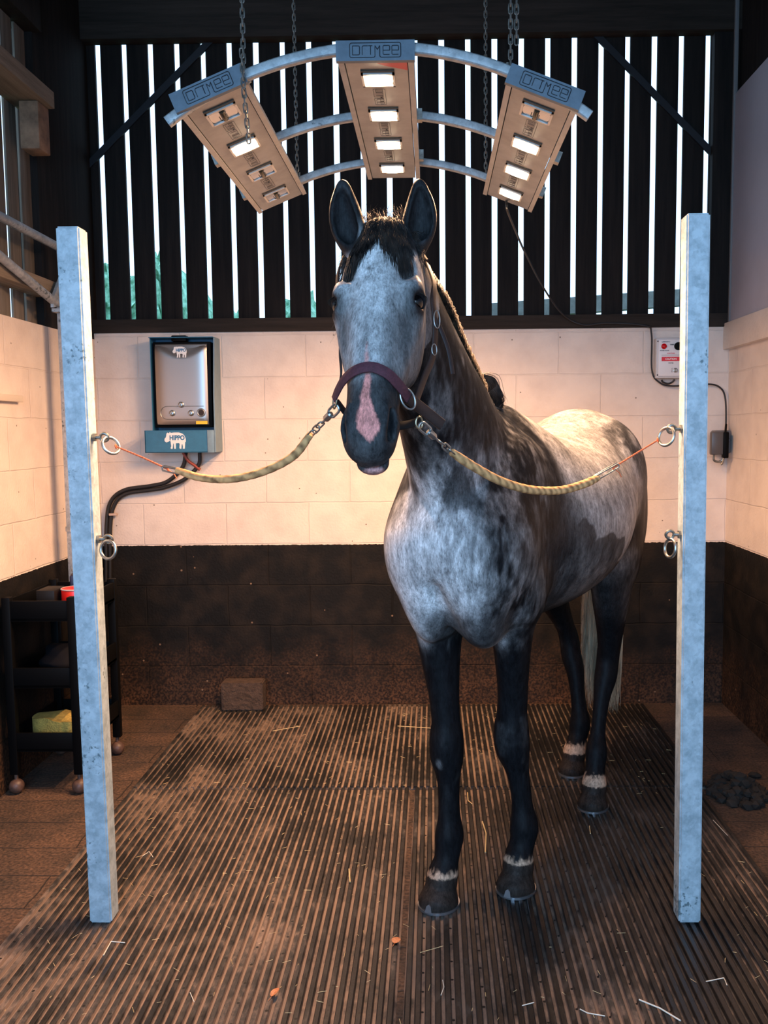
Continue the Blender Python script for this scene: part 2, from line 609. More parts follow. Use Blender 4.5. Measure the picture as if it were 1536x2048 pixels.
# ------------------------------------------------------------------ ribbed rubber mats
def mat_rubber():
    mt, nt, b = newmat('ribbed_rubber')
    N, Lk = nt.nodes, nt.links
    geo = N.new('ShaderNodeNewGeometry')
    sep = N.new('ShaderNodeSeparateXYZ')
    Lk.new(geo.outputs['Position'], sep.inputs[0])
    mp = N.new('ShaderNodeMapping')
    mp.inputs['Scale'].default_value = (1, .45, 1)
    Lk.new(geo.outputs['Position'], mp.inputs['Vector'])
    n1 = N.new('ShaderNodeTexNoise')
    n1.inputs['Scale'].default_value = 3.2
    n1.inputs['Detail'].default_value = 8
    n1.inputs['Roughness'].default_value = .62
    Lk.new(mp.outputs[0], n1.inputs['Vector'])
    n3 = N.new('ShaderNodeTexNoise')
    n3.inputs['Scale'].default_value = 38
    n3.inputs['Detail'].default_value = 4
    n3.inputs['Roughness'].default_value = .7
    Lk.new(mp.outputs[0], n3.inputs['Vector'])
    ad = N.new('ShaderNodeMath')
    ad.operation = 'MULTIPLY_ADD'
    Lk.new(n3.outputs['Fac'], ad.inputs[0])
    ad.inputs[1].default_value = .45
    Lk.new(n1.outputs['Fac'], ad.inputs[2])
    # dust lies in the grooves: more where the surface is low
    gz = N.new('ShaderNodeMapRange')
    gz.inputs['From Min'].default_value = .006
    gz.inputs['From Max'].default_value = .0165
    gz.inputs['To Min'].default_value = .20
    gz.inputs['To Max'].default_value = -.03
    Lk.new(sep.outputs['Z'], gz.inputs['Value'])
    a2 = N.new('ShaderNodeMath')
    a2.operation = 'ADD'
    Lk.new(ad.outputs[0], a2.inputs[0])
    Lk.new(gz.outputs[0], a2.inputs[1])
    # paler and rougher towards the left, darker and smoother towards the right
    gx = N.new('ShaderNodeMapRange')
    gx.inputs['From Min'].default_value = -1.2
    gx.inputs['From Max'].default_value = 1.1
    gx.inputs['To Min'].default_value = .06
    gx.inputs['To Max'].default_value = -.10
    Lk.new(sep.outputs['X'], gx.inputs['Value'])
    a3 = N.new('ShaderNodeMath')
    a3.operation = 'ADD'
    Lk.new(a2.outputs[0], a3.inputs[0])
    Lk.new(gx.outputs[0], a3.inputs[1])
    rp = N.new('ShaderNodeValToRGB')
    e = rp.color_ramp.elements
    e[0].position = .69
    e[0].color = (.010, .010, .010, 1)
    e[1].position = .93
    e[1].color = (.25, .175, .13, 1)
    m_ = e.new(.785)
    m_.color = (.042, .037, .034, 1)
    Lk.new(a3.outputs[0], rp.inputs[0])
    # small round drain holes on a staggered grid
    P = 0.0267
    fx = N.new('ShaderNodeMath'); fx.operation = 'MULTIPLY'; fx.inputs[1].default_value = 1/(3*P); Lk.new(sep.outputs['X'], fx.inputs[0])
    ix = N.new('ShaderNodeMath'); ix.operation = 'FLOOR'; Lk.new(fx.outputs[0], ix.inputs[0])
    st = N.new('ShaderNodeMath'); st.operation = 'MULTIPLY'; st.inputs[1].default_value = .37; Lk.new(ix.outputs[0], st.inputs[0])
    fy = N.new('ShaderNodeMath'); fy.operation = 'MULTIPLY_ADD'; fy.inputs[1].default_value = 1/.085; Lk.new(sep.outputs['Y'], fy.inputs[0]); Lk.new(st.outputs[0], fy.inputs[2])
    rx = N.new('ShaderNodeMath'); rx.operation = 'FRACT'; Lk.new(fx.outputs[0], rx.inputs[0])
    ry = N.new('ShaderNodeMath'); ry.operation = 'FRACT'; Lk.new(fy.outputs[0], ry.inputs[0])
    dx = N.new('ShaderNodeMath'); dx.operation = 'SUBTRACT'; dx.inputs[1].default_value = .5; Lk.new(rx.outputs[0], dx.inputs[0])
    dy = N.new('ShaderNodeMath'); dy.operation = 'SUBTRACT'; dy.inputs[1].default_value = .5; Lk.new(ry.outputs[0], dy.inputs[0])
    sx = N.new('ShaderNodeMath'); sx.operation = 'MULTIPLY'; sx.inputs[1].default_value = 3*P; Lk.new(dx.outputs[0], sx.inputs[0])
    sy = N.new('ShaderNodeMath'); sy.operation = 'MULTIPLY'; sy.inputs[1].default_value = .085; Lk.new(dy.outputs[0], sy.inputs[0])
    cv = N.new('ShaderNodeCombineXYZ'); Lk.new(sx.outputs[0], cv.inputs[0]); Lk.new(sy.outputs[0], cv.inputs[1])
    ln = N.new('ShaderNodeVectorMath'); ln.operation = 'LENGTH'; Lk.new(cv.outputs[0], ln.inputs[0])
    ho = N.new('ShaderNodeMath'); ho.operation = 'LESS_THAN'; ho.inputs[1].default_value = .0042; Lk.new(ln.outputs['Value'], ho.inputs[0])
    mh = N.new('ShaderNodeMixRGB')
    Lk.new(ho.outputs[0], mh.inputs[0])
    Lk.new(rp.outputs[0], mh.inputs[1])
    mh.inputs[2].default_value = (.002, .002, .002, 1)
    Lk.new(mh.outputs[0], b.inputs['Base Color'])
    rr = N.new('ShaderNodeMapRange')
    rr.inputs['From Min'].default_value = .6
    rr.inputs['From Max'].default_value = .9
    rr.inputs['To Min'].default_value = .33
    rr.inputs['To Max'].default_value = .8
    Lk.new(a3.outputs[0], rr.inputs['Value'])
    Lk.new(rr.outputs[0], b.inputs['Roughness'])
    bp = N.new('ShaderNodeBump')
    bp.inputs['Strength'].default_value = .5
    bp.inputs['Distance'].default_value = .004
    Lk.new(n3.outputs['Fac'], bp.inputs['Height'])
    Lk.new(bp.outputs[0], b.inputs['Normal'])
    return mt
rubber = mat_rubber()
def rib_mat(x0, x1, y0, y1, label):
    P = 0.0267
    n = int(round((x1-x0)/P))
    P = (x1-x0)/n
    prof = [(x0, 0)]
    for i in range(n):
        a = x0+i*P
        prof += [(a+.10*P, .005), (a+.18*P, .0155), (a+.24*P, .017), (a+.66*P, .017), (a+.72*P, .0155), (a+.80*P, .005)]
    prof += [(x1, 0)]
    vs = [(x, y0, z) for x, z in prof]+[(x, y1, z) for x, z in prof]
    m_ = len(prof)
    fs = [(i, i+1, m_+i+1, m_+i) for i in range(m_-1)]+[(m_-1, 0, m_, 2*m_-1), tuple(range(m_-1, -1, -1)), tuple(range(m_, 2*m_))]
    o = MB().add(vs, fs).build('ribbed_mat', rubber, smooth=False)
    tag(o, label, 'floor mat')
rib_mat(-1.28, 1.135, 3.655, 4.79, 'wide ribbed rubber mat at the back wall under the hind feet of the horse')
rib_mat(-1.28, -.108, 1.75, 3.645, 'front ribbed rubber mat on the left, under the left post')
rib_mat(-.090, 1.10, 1.75, 3.645, 'front ribbed rubber mat on the right, under the forefeet of the horse')
ROPE_L = [(-0.298, 2.19, 1.495), (-0.348, 2.22, 1.44), (-0.435, 2.28, 1.4), (-0.534, 2.35, 1.379), (-0.631, 2.42, 1.38), (-0.707, 2.47, 1.398)]
HOOK_L = [(-0.695, 2.465, 1.394), (-0.753, 2.49, 1.404)]
TWINE_L = [(-0.738, 2.485, 1.401), (-0.824, 2.54, 1.432), (-0.92, 2.6, 1.463)]
SNAP_L = [(-0.226, 2.125, 1.557), (-0.258, 2.15, 1.534), (-0.286, 2.175, 1.51), (-0.3, 2.19, 1.492)]
ROPE_R = [(0.044, 2.21, 1.448), (0.097, 2.25, 1.412), (0.17, 2.31, 1.371), (0.254, 2.38, 1.343), (0.343, 2.45, 1.336), (0.411, 2.49, 1.349), (0.459, 2.52, 1.366)]
HOOK_R = [(0.449, 2.515, 1.364), (0.52, 2.55, 1.4)]
TWINE_R = [(0.505, 2.545, 1.392), (0.574, 2.58, 1.429), (0.646, 2.61, 1.468)]
SNAP_R = [(-0.03, 2.16, 1.514), (-0.006, 2.175, 1.488), (0.018, 2.19, 1.467), (0.046, 2.21, 1.446)]
NOSE = [(-0.234, 2.13, 1.575), (-0.225, 2.118, 1.593), (-0.205, 2.088, 1.619), (-0.177, 2.06, 1.638), (-0.14, 2.05, 1.645), (-0.103, 2.055, 1.63), (-0.073, 2.085, 1.599), (-0.057, 2.115, 1.576), (-0.02, 2.155, 1.547), (0.021, 2.185, 1.514)]
CHEEK_R = [(0.001, 2.275, 1.822), (0.006, 2.27, 1.762), (0.0, 2.255, 1.687), (-0.02, 2.225, 1.634), (-0.041, 2.17, 1.574)]
CHEEK_L = [(-0.221, 2.22, 1.771), (-0.224, 2.19, 1.696), (-0.219, 2.16, 1.634), (-0.229, 2.13, 1.58)]
CHIN = [(-0.224, 2.128, 1.567), (-0.2, 2.165, 1.537), (-0.149, 2.205, 1.516), (-0.081, 2.2, 1.513), (-0.029, 2.165, 1.524)]
FLAP = [(0.003, 2.272, 1.784), (0.023, 2.275, 1.744), (0.039, 2.275, 1.698), (0.049, 2.27, 1.641)]
RINGR = [(-0.059, 2.1, 1.575)]
RINGL = [(-0.23, 2.13, 1.567)]
POST_RINGL = [(-0.948, 2.61, 1.479)]
POST_RINGR = [(0.675, 2.61, 1.48)]
HEADCABLE = [(0.291, 3.56, 2.341), (0.342, 3.8, 2.321), (0.423, 4.2, 2.307), (0.551, 4.6, 2.218), (0.677, 4.78, 2.102), (0.786, 4.805, 2.049), (0.918, 4.81, 2.056), (1.114, 4.81, 2.041), (1.151, 4.82, 1.998), (1.156, 4.82, 1.81), (1.194, 4.82, 1.747), (1.266, 4.82, 1.726), (1.444, 4.82, 1.734), (1.516, 4.82, 1.715), (1.546, 4.82, 1.65), (1.546, 4.8, 1.476)]
HOSE = [(-1.321, 4.79, 1.397), (-1.345, 4.8, 1.317), (-1.431, 4.81, 1.242), (-1.528, 4.815, 1.218), (-1.666, 4.82, 1.197), (-1.744, 4.82, 1.136), (-1.773, 4.82, 1.008), (-1.789, 4.82, 0.694)]
HOSE2 = [(-1.246, 4.79, 1.396), (-1.258, 4.8, 1.329), (-1.333, 4.8, 1.255), (-1.445, 4.81, 1.21), (-1.529, 4.815, 1.196), (-1.661, 4.82, 1.176), (-1.723, 4.82, 1.122), (-1.752, 4.82, 1.008), (-1.767, 4.82, 0.693)]
REDHOSE = [(-1.332, 4.775, 1.397), (-1.306, 4.78, 1.352), (-1.28, 4.79, 1.33), (-1.251, 4.8, 1.303)]
# ------------------------------------------------------------------ shared materials
def galv_mat(name, c1, c2, metal=.55, rough=.5, sc=85):
    mt, nt, b = newmat(name)
    N, Lk = nt.nodes, nt.links
    geo = N.new('ShaderNodeNewGeometry')
    v = N.new('ShaderNodeTexVoronoi')
    v.inputs['Scale'].default_value = sc
    Lk.new(geo.outputs['Position'], v.inputs['Vector'])
    n = N.new('ShaderNodeTexNoise')
    n.inputs['Scale'].default_value = 22
    n.inputs['Detail'].default_value = 6
    n.inputs['Roughness'].default_value = .7
    Lk.new(geo.outputs['Position'], n.inputs['Vector'])
    ad = N.new('ShaderNodeMath')
    ad.operation = 'MULTIPLY_ADD'
    sp = N.new('ShaderNodeSeparateColor')
    Lk.new(v.outputs['Color'], sp.inputs[0])
    Lk.new(sp.outputs[0], ad.inputs[0])
    ad.inputs[1].default_value = .14
    Lk.new(n.outputs['Fac'], ad.inputs[2])
    rp = N.new('ShaderNodeValToRGB')
    rp.color_ramp.elements[0].position = .40
    rp.color_ramp.elements[0].color = (*c1, 1)
    rp.color_ramp.elements[1].position = .72
    rp.color_ramp.elements[1].color = (*c2, 1)
    Lk.new(ad.outputs[0], rp.inputs[0])
    # scattered dark specks
    n2 = N.new('ShaderNodeTexNoise')
    n2.inputs['Scale'].default_value = 75
    n2.inputs['Detail'].default_value = 3
    Lk.new(geo.outputs['Position'], n2.inputs['Vector'])
    n3 = N.new('ShaderNodeTexNoise')
    n3.inputs['Scale'].default_value = 5
    Lk.new(geo.outputs['Position'], n3.inputs['Vector'])
    mu = N.new('ShaderNodeMath')
    mu.operation = 'MULTIPLY'
    Lk.new(n2.outputs['Fac'], mu.inputs[0])
    Lk.new(n3.outputs['Fac'], mu.inputs[1])
    gt = N.new('ShaderNodeMapRange')
    gt.inputs['From Min'].default_value = .36
    gt.inputs['From Max'].default_value = .42
    Lk.new(mu.outputs[0], gt.inputs['Value'])
    mx = N.new('ShaderNodeMixRGB')
    Lk.new(gt.outputs[0], mx.inputs[0])
    Lk.new(rp.outputs[0], mx.inputs[1])
    mx.inputs[2].default_value = (c1[0]*.45, c1[1]*.5, c1[2]*.5, 1)
    Lk.new(mx.outputs[0], b.inputs['Base Color'])
    b.inputs['Metallic'].default_value = metal
    b.inputs['Roughness'].default_value = rough
    return mt
galv = galv_mat('galvanised_steel', (.33, .42, .47), (.55, .66, .72), .25, .55)
galv_dark = galv_mat('galvanised_frame', (.28, .30, .31), (.48, .50, .51), .5, .5)
alu = mat('lamp_panel_sheet', (.34, .34, .34), .42, .75, noise=.15, nscale=9)
alu_rail = mat('lamp_panel_rail', (.44, .42, .40), .5, .4, noise=.1, nscale=20)
plate_m = mat('lamp_end_plate', (.12, .155, .19), .45, .35, noise=.12, nscale=30)
ink = mat('black_print', (.012, .016, .022), .5)
steel = mat('zinc_ring', (.40, .40, .38), .34, .9)
steel_dark = mat('worn_steel', (.30, .29, .26), .4, .85, noise=.3, nscale=60)
black_pl = mat('black_plastic', (.003, .003, .0032), .5, spec=.08)
black_rub = mat('black_hose', (.014, .014, .016), .5)
twine = mat('orange_twine', (.85, .18, .07), .8, noise=.3, nscale=300)

# ------------------------------------------------------------------ tie posts
def tie_post(x0, x1, y0, ztop, label, side, ring_side, rings):
    w = x1-x0
    t = thing('tie_post', ((x0+x1)/2, y0+w/2, .017), label, 'post')
    bm = bmesh.new()
    bmesh.ops.create_cube(bm, size=1)
    bmesh.ops.scale(bm, vec=(w, w, ztop-.017), verts=bm.verts)
    bmesh.ops.bevel(bm, geom=[e for e in bm.edges], offset=.005, segments=3, affect='EDGES')
    bmesh.ops.translate(bm, vec=((x0+x1)/2, y0+w/2, (ztop+.017)/2), verts=bm.verts)
    for v in bm.verts:
        v.co.x += side*.012*(v.co.z/2.08-.5)
        if v.co.z > 1.9 and v.co.x*side > ((x0+x1)/2)*side and False:
            v.co.z -= .01
    mb = MB()
    mb.bm(bm)
    mb.build('post_tube', galv, t)
    for (c, n, loop, kind) in rings:
        # eye bolt screwed through the post, a loose ring hanging in its eye
        c = Vector(c)
        px = x1 if ring_side > 0 else x0
        eb = MB()
        eb.cyl((px+ring_side*.0, c.y+.02, c.z+.012), (px+ring_side*.008, c.y+.02, c.z+.012), .013, 6)
        eb.cyl((px, c.y+.02, c.z+.012), (px+ring_side*.022, c.y+.02, c.z+.012), .006, 12)
        eb.ring((px+ring_side*.032, c.y+.02, c.z+.012), (0, .9, .25), .0115, .0045, 24)
        eb.build('eye_bolt', steel_dark, t)
        MB().ring(loop, n, .0265, .0045, 40, xdir=kind).build('tie_ring', steel, t)
    return t
tie_post(-1.063, -.996, 2.600, 2.088, 'galvanised square tie post on the left, trolley standing behind it', -1, 1,
         [((-.98, 2.61, 1.478), (.75, -.55, .45), (-.944, 2.625, 1.466), (.5, 0, -.8)), ((-.98, 2.61, 1.178), (-.35, -1, .1), (-.959, 2.612, 1.160), (1, 0, 0))])
tie_post(.722, .788, 2.600, 2.103, 'galvanised square tie post on the right, in front of the control box', -1, -1,
         [((.70, 2.61, 1.488), (-.75, -.6, .25), (.674, 2.625, 1.478), (.3, 0, -.9)), ((.70, 2.61, 1.180), (-.95, -.35, .1), (.690, 2.625, 1.152), (0, 0, 1))])

# ------------------------------------------------------------------ solarium over the horse
def panel_frame(cx, cz, tilt):
    lat = Vector((math.cos(tilt), 0, math.sin(tilt)))
    nrm = Vector((math.sin(tilt), 0, -math.cos(tilt)))      # towards the horse
    O = Vector((cx, 2.47, cz))
    return lambda a, d, n: O+lat*a+Vector((0, 1, 0))*d+nrm*n, lat, nrm

def fbox(mb, f, lo, hi):
    c = [f(a, d, n) for a in (lo[0], hi[0]) for d in (lo[1], hi[1]) for n in (lo[2], hi[2])]
    mb.add(c, [(0, 1, 3, 2), (4, 6, 7, 5), (0, 4, 5, 1), (2, 3, 7, 6), (0, 2, 6, 4), (1, 5, 7, 3)])
    return mb

# strokes of the lettering D r i M e e inside its rounded frame; unit box 5.4 x 1.5
def arc(cx, cy, r, a0, a1, n=4):
    return [(cx+r*math.cos(R(a0+(a1-a0)*i/n)), cy+r*math.sin(R(a0+(a1-a0)*i/n))) for i in range(n+1)]
def letter_e(x):
    return [(x+.74, .28), (x+.16, .28)]+arc(x+.16, .40, .12, 270, 180)+arc(x+.16, 1.08, .12, 180, 90)+arc(x+.64, 1.08, .12, 90, 0)+[(x+.76, .72), (x+.04, .72)]
LOGO = [
    [(.30, .28), (.30, 1.20)]+[(.80, 1.20)]+arc(.92, 1.06, .14, 90, 0)+arc(.92, .42, .14, 0, -90)+[(.30, .28)],
    [(1.35, .28)]+[(1.35, 1.05)]+arc(1.50, 1.05, .15, 180, 90)+[(1.95, 1.20)],
    [(2.0, 1.20), (2.45, 1.20)],
    [(2.25, 1.20), (2.25, .28)],
    [(2.62, -.0), (2.72, .10), (2.72, 1.20), (2.98, .80), (3.24, 1.20), (3.24, .10), (3.36, 0)],
    letter_e(3.55), letter_e(4.50),
    [(2.62, 0), (.25, 0)]+arc(.22, .22, .22, 270, 180)+arc(.22, 1.28, .22, 180, 90)+arc(5.28, 1.28, .22, 90, 0)+arc(5.28, .22, .22, 0, -90)+[(3.36, 0)],
]
def logo_mb(fn, size, th):
    mb = MB()
    for st in LOGO:
        for a, b_ in zip(st, st[1:]):
            A, B = fn((a[0]-2.75)*size, (a[1]-.75)*size), fn((b_[0]-2.75)*size, (b_[1]-.75)*size)
            if (B-A).length < 1e-5:
                continue
            mb.tube([A, B], th, 5)
    return mb

sol = thing('horse_solarium', (-.143, 3.03, 2.4), 'arched heat lamp frame with three lamp panels hanging on chains above the horse', 'heat lamp')
RA, ZA = .96, 2.528-.96
for yy in (2.492, 3.0, 3.5):
    pts = []
    amax = .63 if yy < 2.6 else .50
    for i in range(41):
        a = -amax+2*amax*i/40
        pts.append((-.143+RA*math.sin(a), yy, ZA+.015-.015+RA*math.cos(a)-.012))
    mb = MB().tube(pts, 1, 12, flat=(.0125, .0145), upv=(0, 1, 0))
    mb.build('frame_arch', galv_dark, sol)

bulb_on = mat('lit_lamp_glass', (1, .9, .75), .3, emit=(1.0, .80, .52), estr=22)
reflector = mat('lamp_reflector', (.42, .42, .42), .18, .95)
lamp_box = mat('lamp_surround', (.62, .58, .54), .4, .5)
slot_m = mat('lamp_slot', (.10, .08, .06), .6, .5)
PAN = [('L', -.583, 2.391, R(22), [0, 1, 0, 0]), ('C', -.146, 2.479, 0.0, [1, 1, 1, 1]), ('R', .294, 2.382, R(-21), [0, 1, 1, 1])]
LAMPW = 63.0
for key, cx, cz, tilt, on in PAN:
    f, lat, nrm = panel_frame(cx, cz, tilt)
    LEN = 1.13
    mb = MB()
    fbox(mb, f, (-.083, .012, -.030), (.083, LEN, -.002))
    pl = mb.build('lamp_panel', alu, sol, smooth=False)
    mb = MB()
    for s_ in (-1, 1):
        a0, a1 = sorted((s_*.0855, s_*.101))
        fbox(mb, f, (a0, .012, -.040), (a1, LEN, .003))
    mb.build('side_rail', alu_rail, pl, smooth=False)
    mb = MB()
    fbox(mb, f, (-.083, .012, -.033), (.083, LEN, -.030))
    fbox(mb, f, (-.104, -.004, -.046), (.104, .012, .006))
    mb.build('end_plate', plate_m, pl, smooth=False)
    if key == 'C':
        sgn = 1
    fl = lambda u, v: f(u+.004, -.0052, -.020-v)
    lg = logo_mb(lambda u, v: f(u, -.0048, -.0205-v*1.0), .0245, .0011)
    lg.build('logo', ink, pl, smooth=False)
    if key == 'C':
        # the middle of this logo has worn off under a strip of clear tape
        pass
    # small logos on the sheet between the lamps, running lengthways
    for q in range(3):
        lb = logo_mb(lambda u, v, q=q: f(v*1.0-.004, .272+q*.285+u*(-1 if tilt > 0 else 1), .0002), .0225, .0006)
        lb.build('sheet_logo', ink, pl, smooth=False)
    # clips on the outer rail
    so = -1 if key == 'L' else 1
    for d in (.50, .92):
        mb = fbox(MB(), f, (min(so*.10, so*.117), d, -.045), (max(so*.10, so*.117), d+.03, -.010))
        mb.build('rail_clip', steel_dark, pl, smooth=False)
    for q in range(4):
        d0 = .135+q*.285
        hs = MB()
        w = .046
        # frame around the lamp opening
        for lo, hi in (((-w, d0-w, -.001), (w, d0-w+.009, .006)), ((-w, d0+w-.006, -.001), (w, d0+w, .006)), ((-w, d0-w, -.001), (-w+.006, d0+w, .006)), ((w-.006, d0-w, -.001), (w, d0+w, .006))):
            fbox(hs, f, lo, hi)
        h_ = hs.build('lamp_holder', lamp_box, pl, smooth=False)
        sl = MB()
        fbox(sl, f, (-w, d0-w-.012, -.001), (w, d0-w-.003, .002))
        sl.build('lamp_slot', slot_m, pl, smooth=False)
        # dished reflector (rectangular opening) with the bulb in it
        prof = [(.002, .040), (.0015, .034), (.001, .024), (.0005, .012)]
        vs, fs = [], []
        K = 28
        for h, r in prof:
            for k in range(K):
                a = 2*math.pi*k/K
                ca, sa = math.cos(a), math.sin(a)
                e = .55
                vs.append(f(math.copysign(abs(ca)**e, ca)*r, d0+math.copysign(abs(sa)**e, sa)*r, h))
        for i in range(len(prof)-1):
            for k in range(K):
                l = (k+1) % K
                fs.append((i*K+k, i*K+l, (i+1)*K+l, (i+1)*K+k))
        fs.append(tuple((len(prof)-1)*K+k for k in range(K)))
        if on[q]:
            # domed lens, glowing
            vs, fs = [], []
            for i in range(7):
                rr = .040*math.cos(i/6*math.pi/2*.97)
                hz = .004+.010*math.sin(i/6*math.pi/2)
                for k in range(K):
                    a = 2*math.pi*k/K
                    ca, sa = math.cos(a), math.sin(a)
                    e = .6
                    vs.append(f(math.copysign(abs(ca)**e, ca)*rr, d0+math.copysign(abs(sa)**e, sa)*rr*.9, hz))
            for i in range(6):
                for k in range(K):
                    l = (k+1) % K
                    fs.append((i*K+k, i*K+l, (i+1)*K+l, (i+1)*K+k))
            fs.append(tuple(6*K+k for k in range(K)))
            MB().add(vs, fs).build('bulb', bulb_on, pl)
            ld = bpy.data.lights.new('heat_lamp', 'SPOT')
            ld.energy = LAMPW
            ld.color = (1.0, .565, .30)
            ld.spot_size = R(168)
            ld.spot_blend = .7
            ld.shadow_soft_size = .035
            lo_ = bpy.data.objects.new('heat_lamp', ld)
            COL.objects.link(lo_)
            lo_.location = f(0, d0, .030)
            lo_.rotation_euler = nrm.to_track_quat('-Z', 'Y').to_euler()
        else:
            MB().add(vs, fs).build('reflector', reflector, pl)
            bb = MB()
            bb.tube([f(0, d0-.030, .004), f(0, d0-.008, .010), f(0, d0+.014, .010)], .008, 12)
            bb.tube([f(-.012, d0-.020, .012), f(-.012, d0+.006, .013), f(.010, d0+.006, .013), f(.010, d0-.020, .012)], .0016, 6)
            bb.build('bulb', mat('unlit_bulb', (.10, .085, .06), .25, .6), pl)
    if key == 'C':
        st = MB().add([f(-.018, .014, -.0012), f(.083, .014, -.0012), f(.083, .082, -.0012), f(.02, .048, -.0012)], [(0, 1, 2, 3)])
        stick = st.build('red_sticker', mat('red_sticker', (.70, .05, .05), .4), pl, smooth=False)
        stick['label'] = 'torn red warning sticker'
# hanging hooks under the front arch and nuts
for x in (-.50, .205):
    for yy in (2.505, 3.5):
        MB().tube([(x, yy, 2.478), (x, yy, 2.448), (x+.008, yy-.002, 2.432), (x+.016, yy, 2.440)], .0035, 8).build('hook', steel_dark, sol)

def chain(p0, p1, label, tail=None, pitch=.0195, wire=.0021, double=0):
    def run(mb, a, b_):
        a, b_ = Vector(a), Vector(b_)
        L = (b_-a).length
        d = (b_-a)/L
        n = int(L/pitch)
        x, y, _ = frame_of(d)
        for i in range(n):
            c = a+d*(i+.5)*pitch
            s_, e_ = (x, y) if i % 2 else (y, x)
            hl_, w = .0135, .0052
            pts = []
            for k in range(12):
                an = 2*math.pi*k/12
                pts.append(c+s_*w*math.cos(an)+d*(math.sin(an)*w+math.copysign(hl_-w, math.sin(an)) if abs(math.sin(an)) > 1e-6 else 0))
            mb.tube(pts, wire, 5, closed=True)
    o = thing('hanging_chain', p0, label, 'chain')
    mb = MB()
    run(mb, p0, p1)
    mb.build('chain_run', steel_dark, o)
    if double:
        q = Vector((.016, .004, 0))
        mb = MB()
        run(mb, Vector(p0)+q, Vector(p0)+q+(Vector(p1)-Vector(p0))*double)
        mb.build('chain_run', steel_dark, o)
    if tail:
        mb = MB()
        for a, b_ in zip(tail, tail[1:]):
            run(mb, a, b_)
        mb.build('loose_end', steel_dark, o)
    return o
chain((-.500, 2.500, 3.83), (-.500, 2.494, 2.462), 'front left chain of the lamp frame, loose end dangling before the left panel', [(-.498, 2.462, 2.505), (-.493, 2.452, 2.40), (-.482, 2.450, 2.26)])
chain((.214, 2.500, 3.83), (.212, 2.494, 2.462), 'front right chain of the lamp frame, doubled up above the arch', double=.96)
chain((-.510, 3.5, 3.83), (-.508, 3.5, 2.462), 'rear left chain of the lamp frame hanging behind the left panel')
chain((.206, 3.5, 3.83), (.204, 3.5, 2.462), 'rear right chain of the lamp frame hanging behind the arch', double=0)

# ------------------------------------------------------------------ text helper
def text_mb(txt, size, fn, bold=0.0, align='CENTER', squeeze=1.0):
    cu = bpy.data.curves.new('t', 'FONT')
    cu.body = txt
    cu.size = size
    cu.align_x = align
    cu.align_y = 'CENTER'
    cu.offset = bold
    cu.resolution_u = 3
    ob = bpy.data.objects.new('t', cu)
    COL.objects.link(ob)
    bpy.context.view_layer.update()
    me_ = bpy.data.meshes.new_from_object(ob.evaluated_get(bpy.context.evaluated_depsgraph_get()))
    mb = MB()
    mb.add([fn(v.co.x*squeeze, v.co.y) for v in me_.vertices], [tuple(p.vertices) for p in me_.polygons])
    bpy.data.objects.remove(ob)
    bpy.data.curves.remove(cu)
    bpy.data.meshes.remove(me_)
    return mb

# ------------------------------------------------------------------ water heater
blue_m = mat('blue_enamel', (.030, .155, .27), .4, noise=.1, nscale=30)
blue_side = mat('grey_blue_enamel', (.20, .30, .36), .45, noise=.1, nscale=30)
inox = mat('brushed_stainless', (.42, .38, .35), .33, .85)
white_ink = mat('white_print', (.85, .84, .82), .5)
blue_ink = mat('blue_print', (.02, .16, .32), .5)
wh = thing('water_heater', (-1.32, 4.78, 1.39), 'wall-mounted stainless water heater in a blue case beside the left post', 'water heater')
x0, x1, zb, zt = -1.478, -1.142, 1.40, 1.998
cs = MB()
cs.b2((x0, 4.828, zb), (x1, 4.850, zt), .001)           # back plate
cs.b2((x0, 4.715, zt-.004), (x1, 4.85, zt))
cs.b2((x0, 4.735, zb), (x0+.004, 4.85, zt))
cs.build('case', blue_m, wh, smooth=False)
MB().add([(x1-.002, 4.85, zb), (x1-.002, 4.70, zb), (x1-.002, 4.70, zt-.30), (x1-.002, 4.735, zt), (x1-.002, 4.85, zt), (x1+.004, 4.85, zb), (x1+.004, 4.70, zb), (x1+.004, 4.70, zt-.30), (x1+.004, 4.735, zt), (x1+.004, 4.85, zt)],
         [(0, 1, 2, 3, 4), (9, 8, 7, 6, 5), (0, 5, 6, 1), (1, 6, 7, 2), (2, 7, 8, 3), (3, 8, 9, 4), (4, 9, 5, 0)]).build('case_side', blue_side, wh, smooth=False)['label'] = 'grey-blue side flange'
MB().b2((x0+.012, 4.745, 1.53), (x1-.02, 4.826, 1.975), .004).build('burner_box', black_pl, wh)
# front cover with pressed dish at the top
fx0, fx1, fz0, fz1 = -1.452, -1.180, 1.545, 1.963
nx_, nz_ = 26, 36
vs, fs = [], []
for j in range(nz_+1):
    for i in range(nx_+1):
        u, v = i/nx_, j/nz_
        x = fx0+(fx1-fx0)*u
        z = fz0+(fz1-fz0)*v
        d = 0
        arch = 1-.17*(1-((u-.5)*2)**2)
        if v > arch:
            d = min(1, (v-arch)*14)*.010
        y = 4.722+d+.010*((u-.5)*2)**8+.010*((v-.5)*2)**12
        vs.append((x, y, z))
nn = len(vs)
for j in range(nz_):
    for i in range(nx_):
        a = j*(nx_+1)+i
        fs.append((a, a+1, a+nx_+2, a+nx_+1))
MB().add(vs, fs).b2((fx0+.002, 4.735, fz0+.002), (fx1-.002, 4.760, fz1-.002), .003).build('front_cover', inox, wh, angle=60)
pnl = MB()
pnl.tube([(-1.395, 4.7205, 1.572), (-1.20, 4.7205, 1.572)], .0012, 6)
pp = [(-1.20, 1.640), (-1.395, 1.640)]+[(-1.395-.034*math.sin(R(a)), 1.606+.034*math.cos(R(a))) for a in range(0, 181, 20)]
pnl.tube([(x, 4.7205, z) for x, z in pp], .0014, 6)
pnl.build('knob_panel_edge', steel, wh)
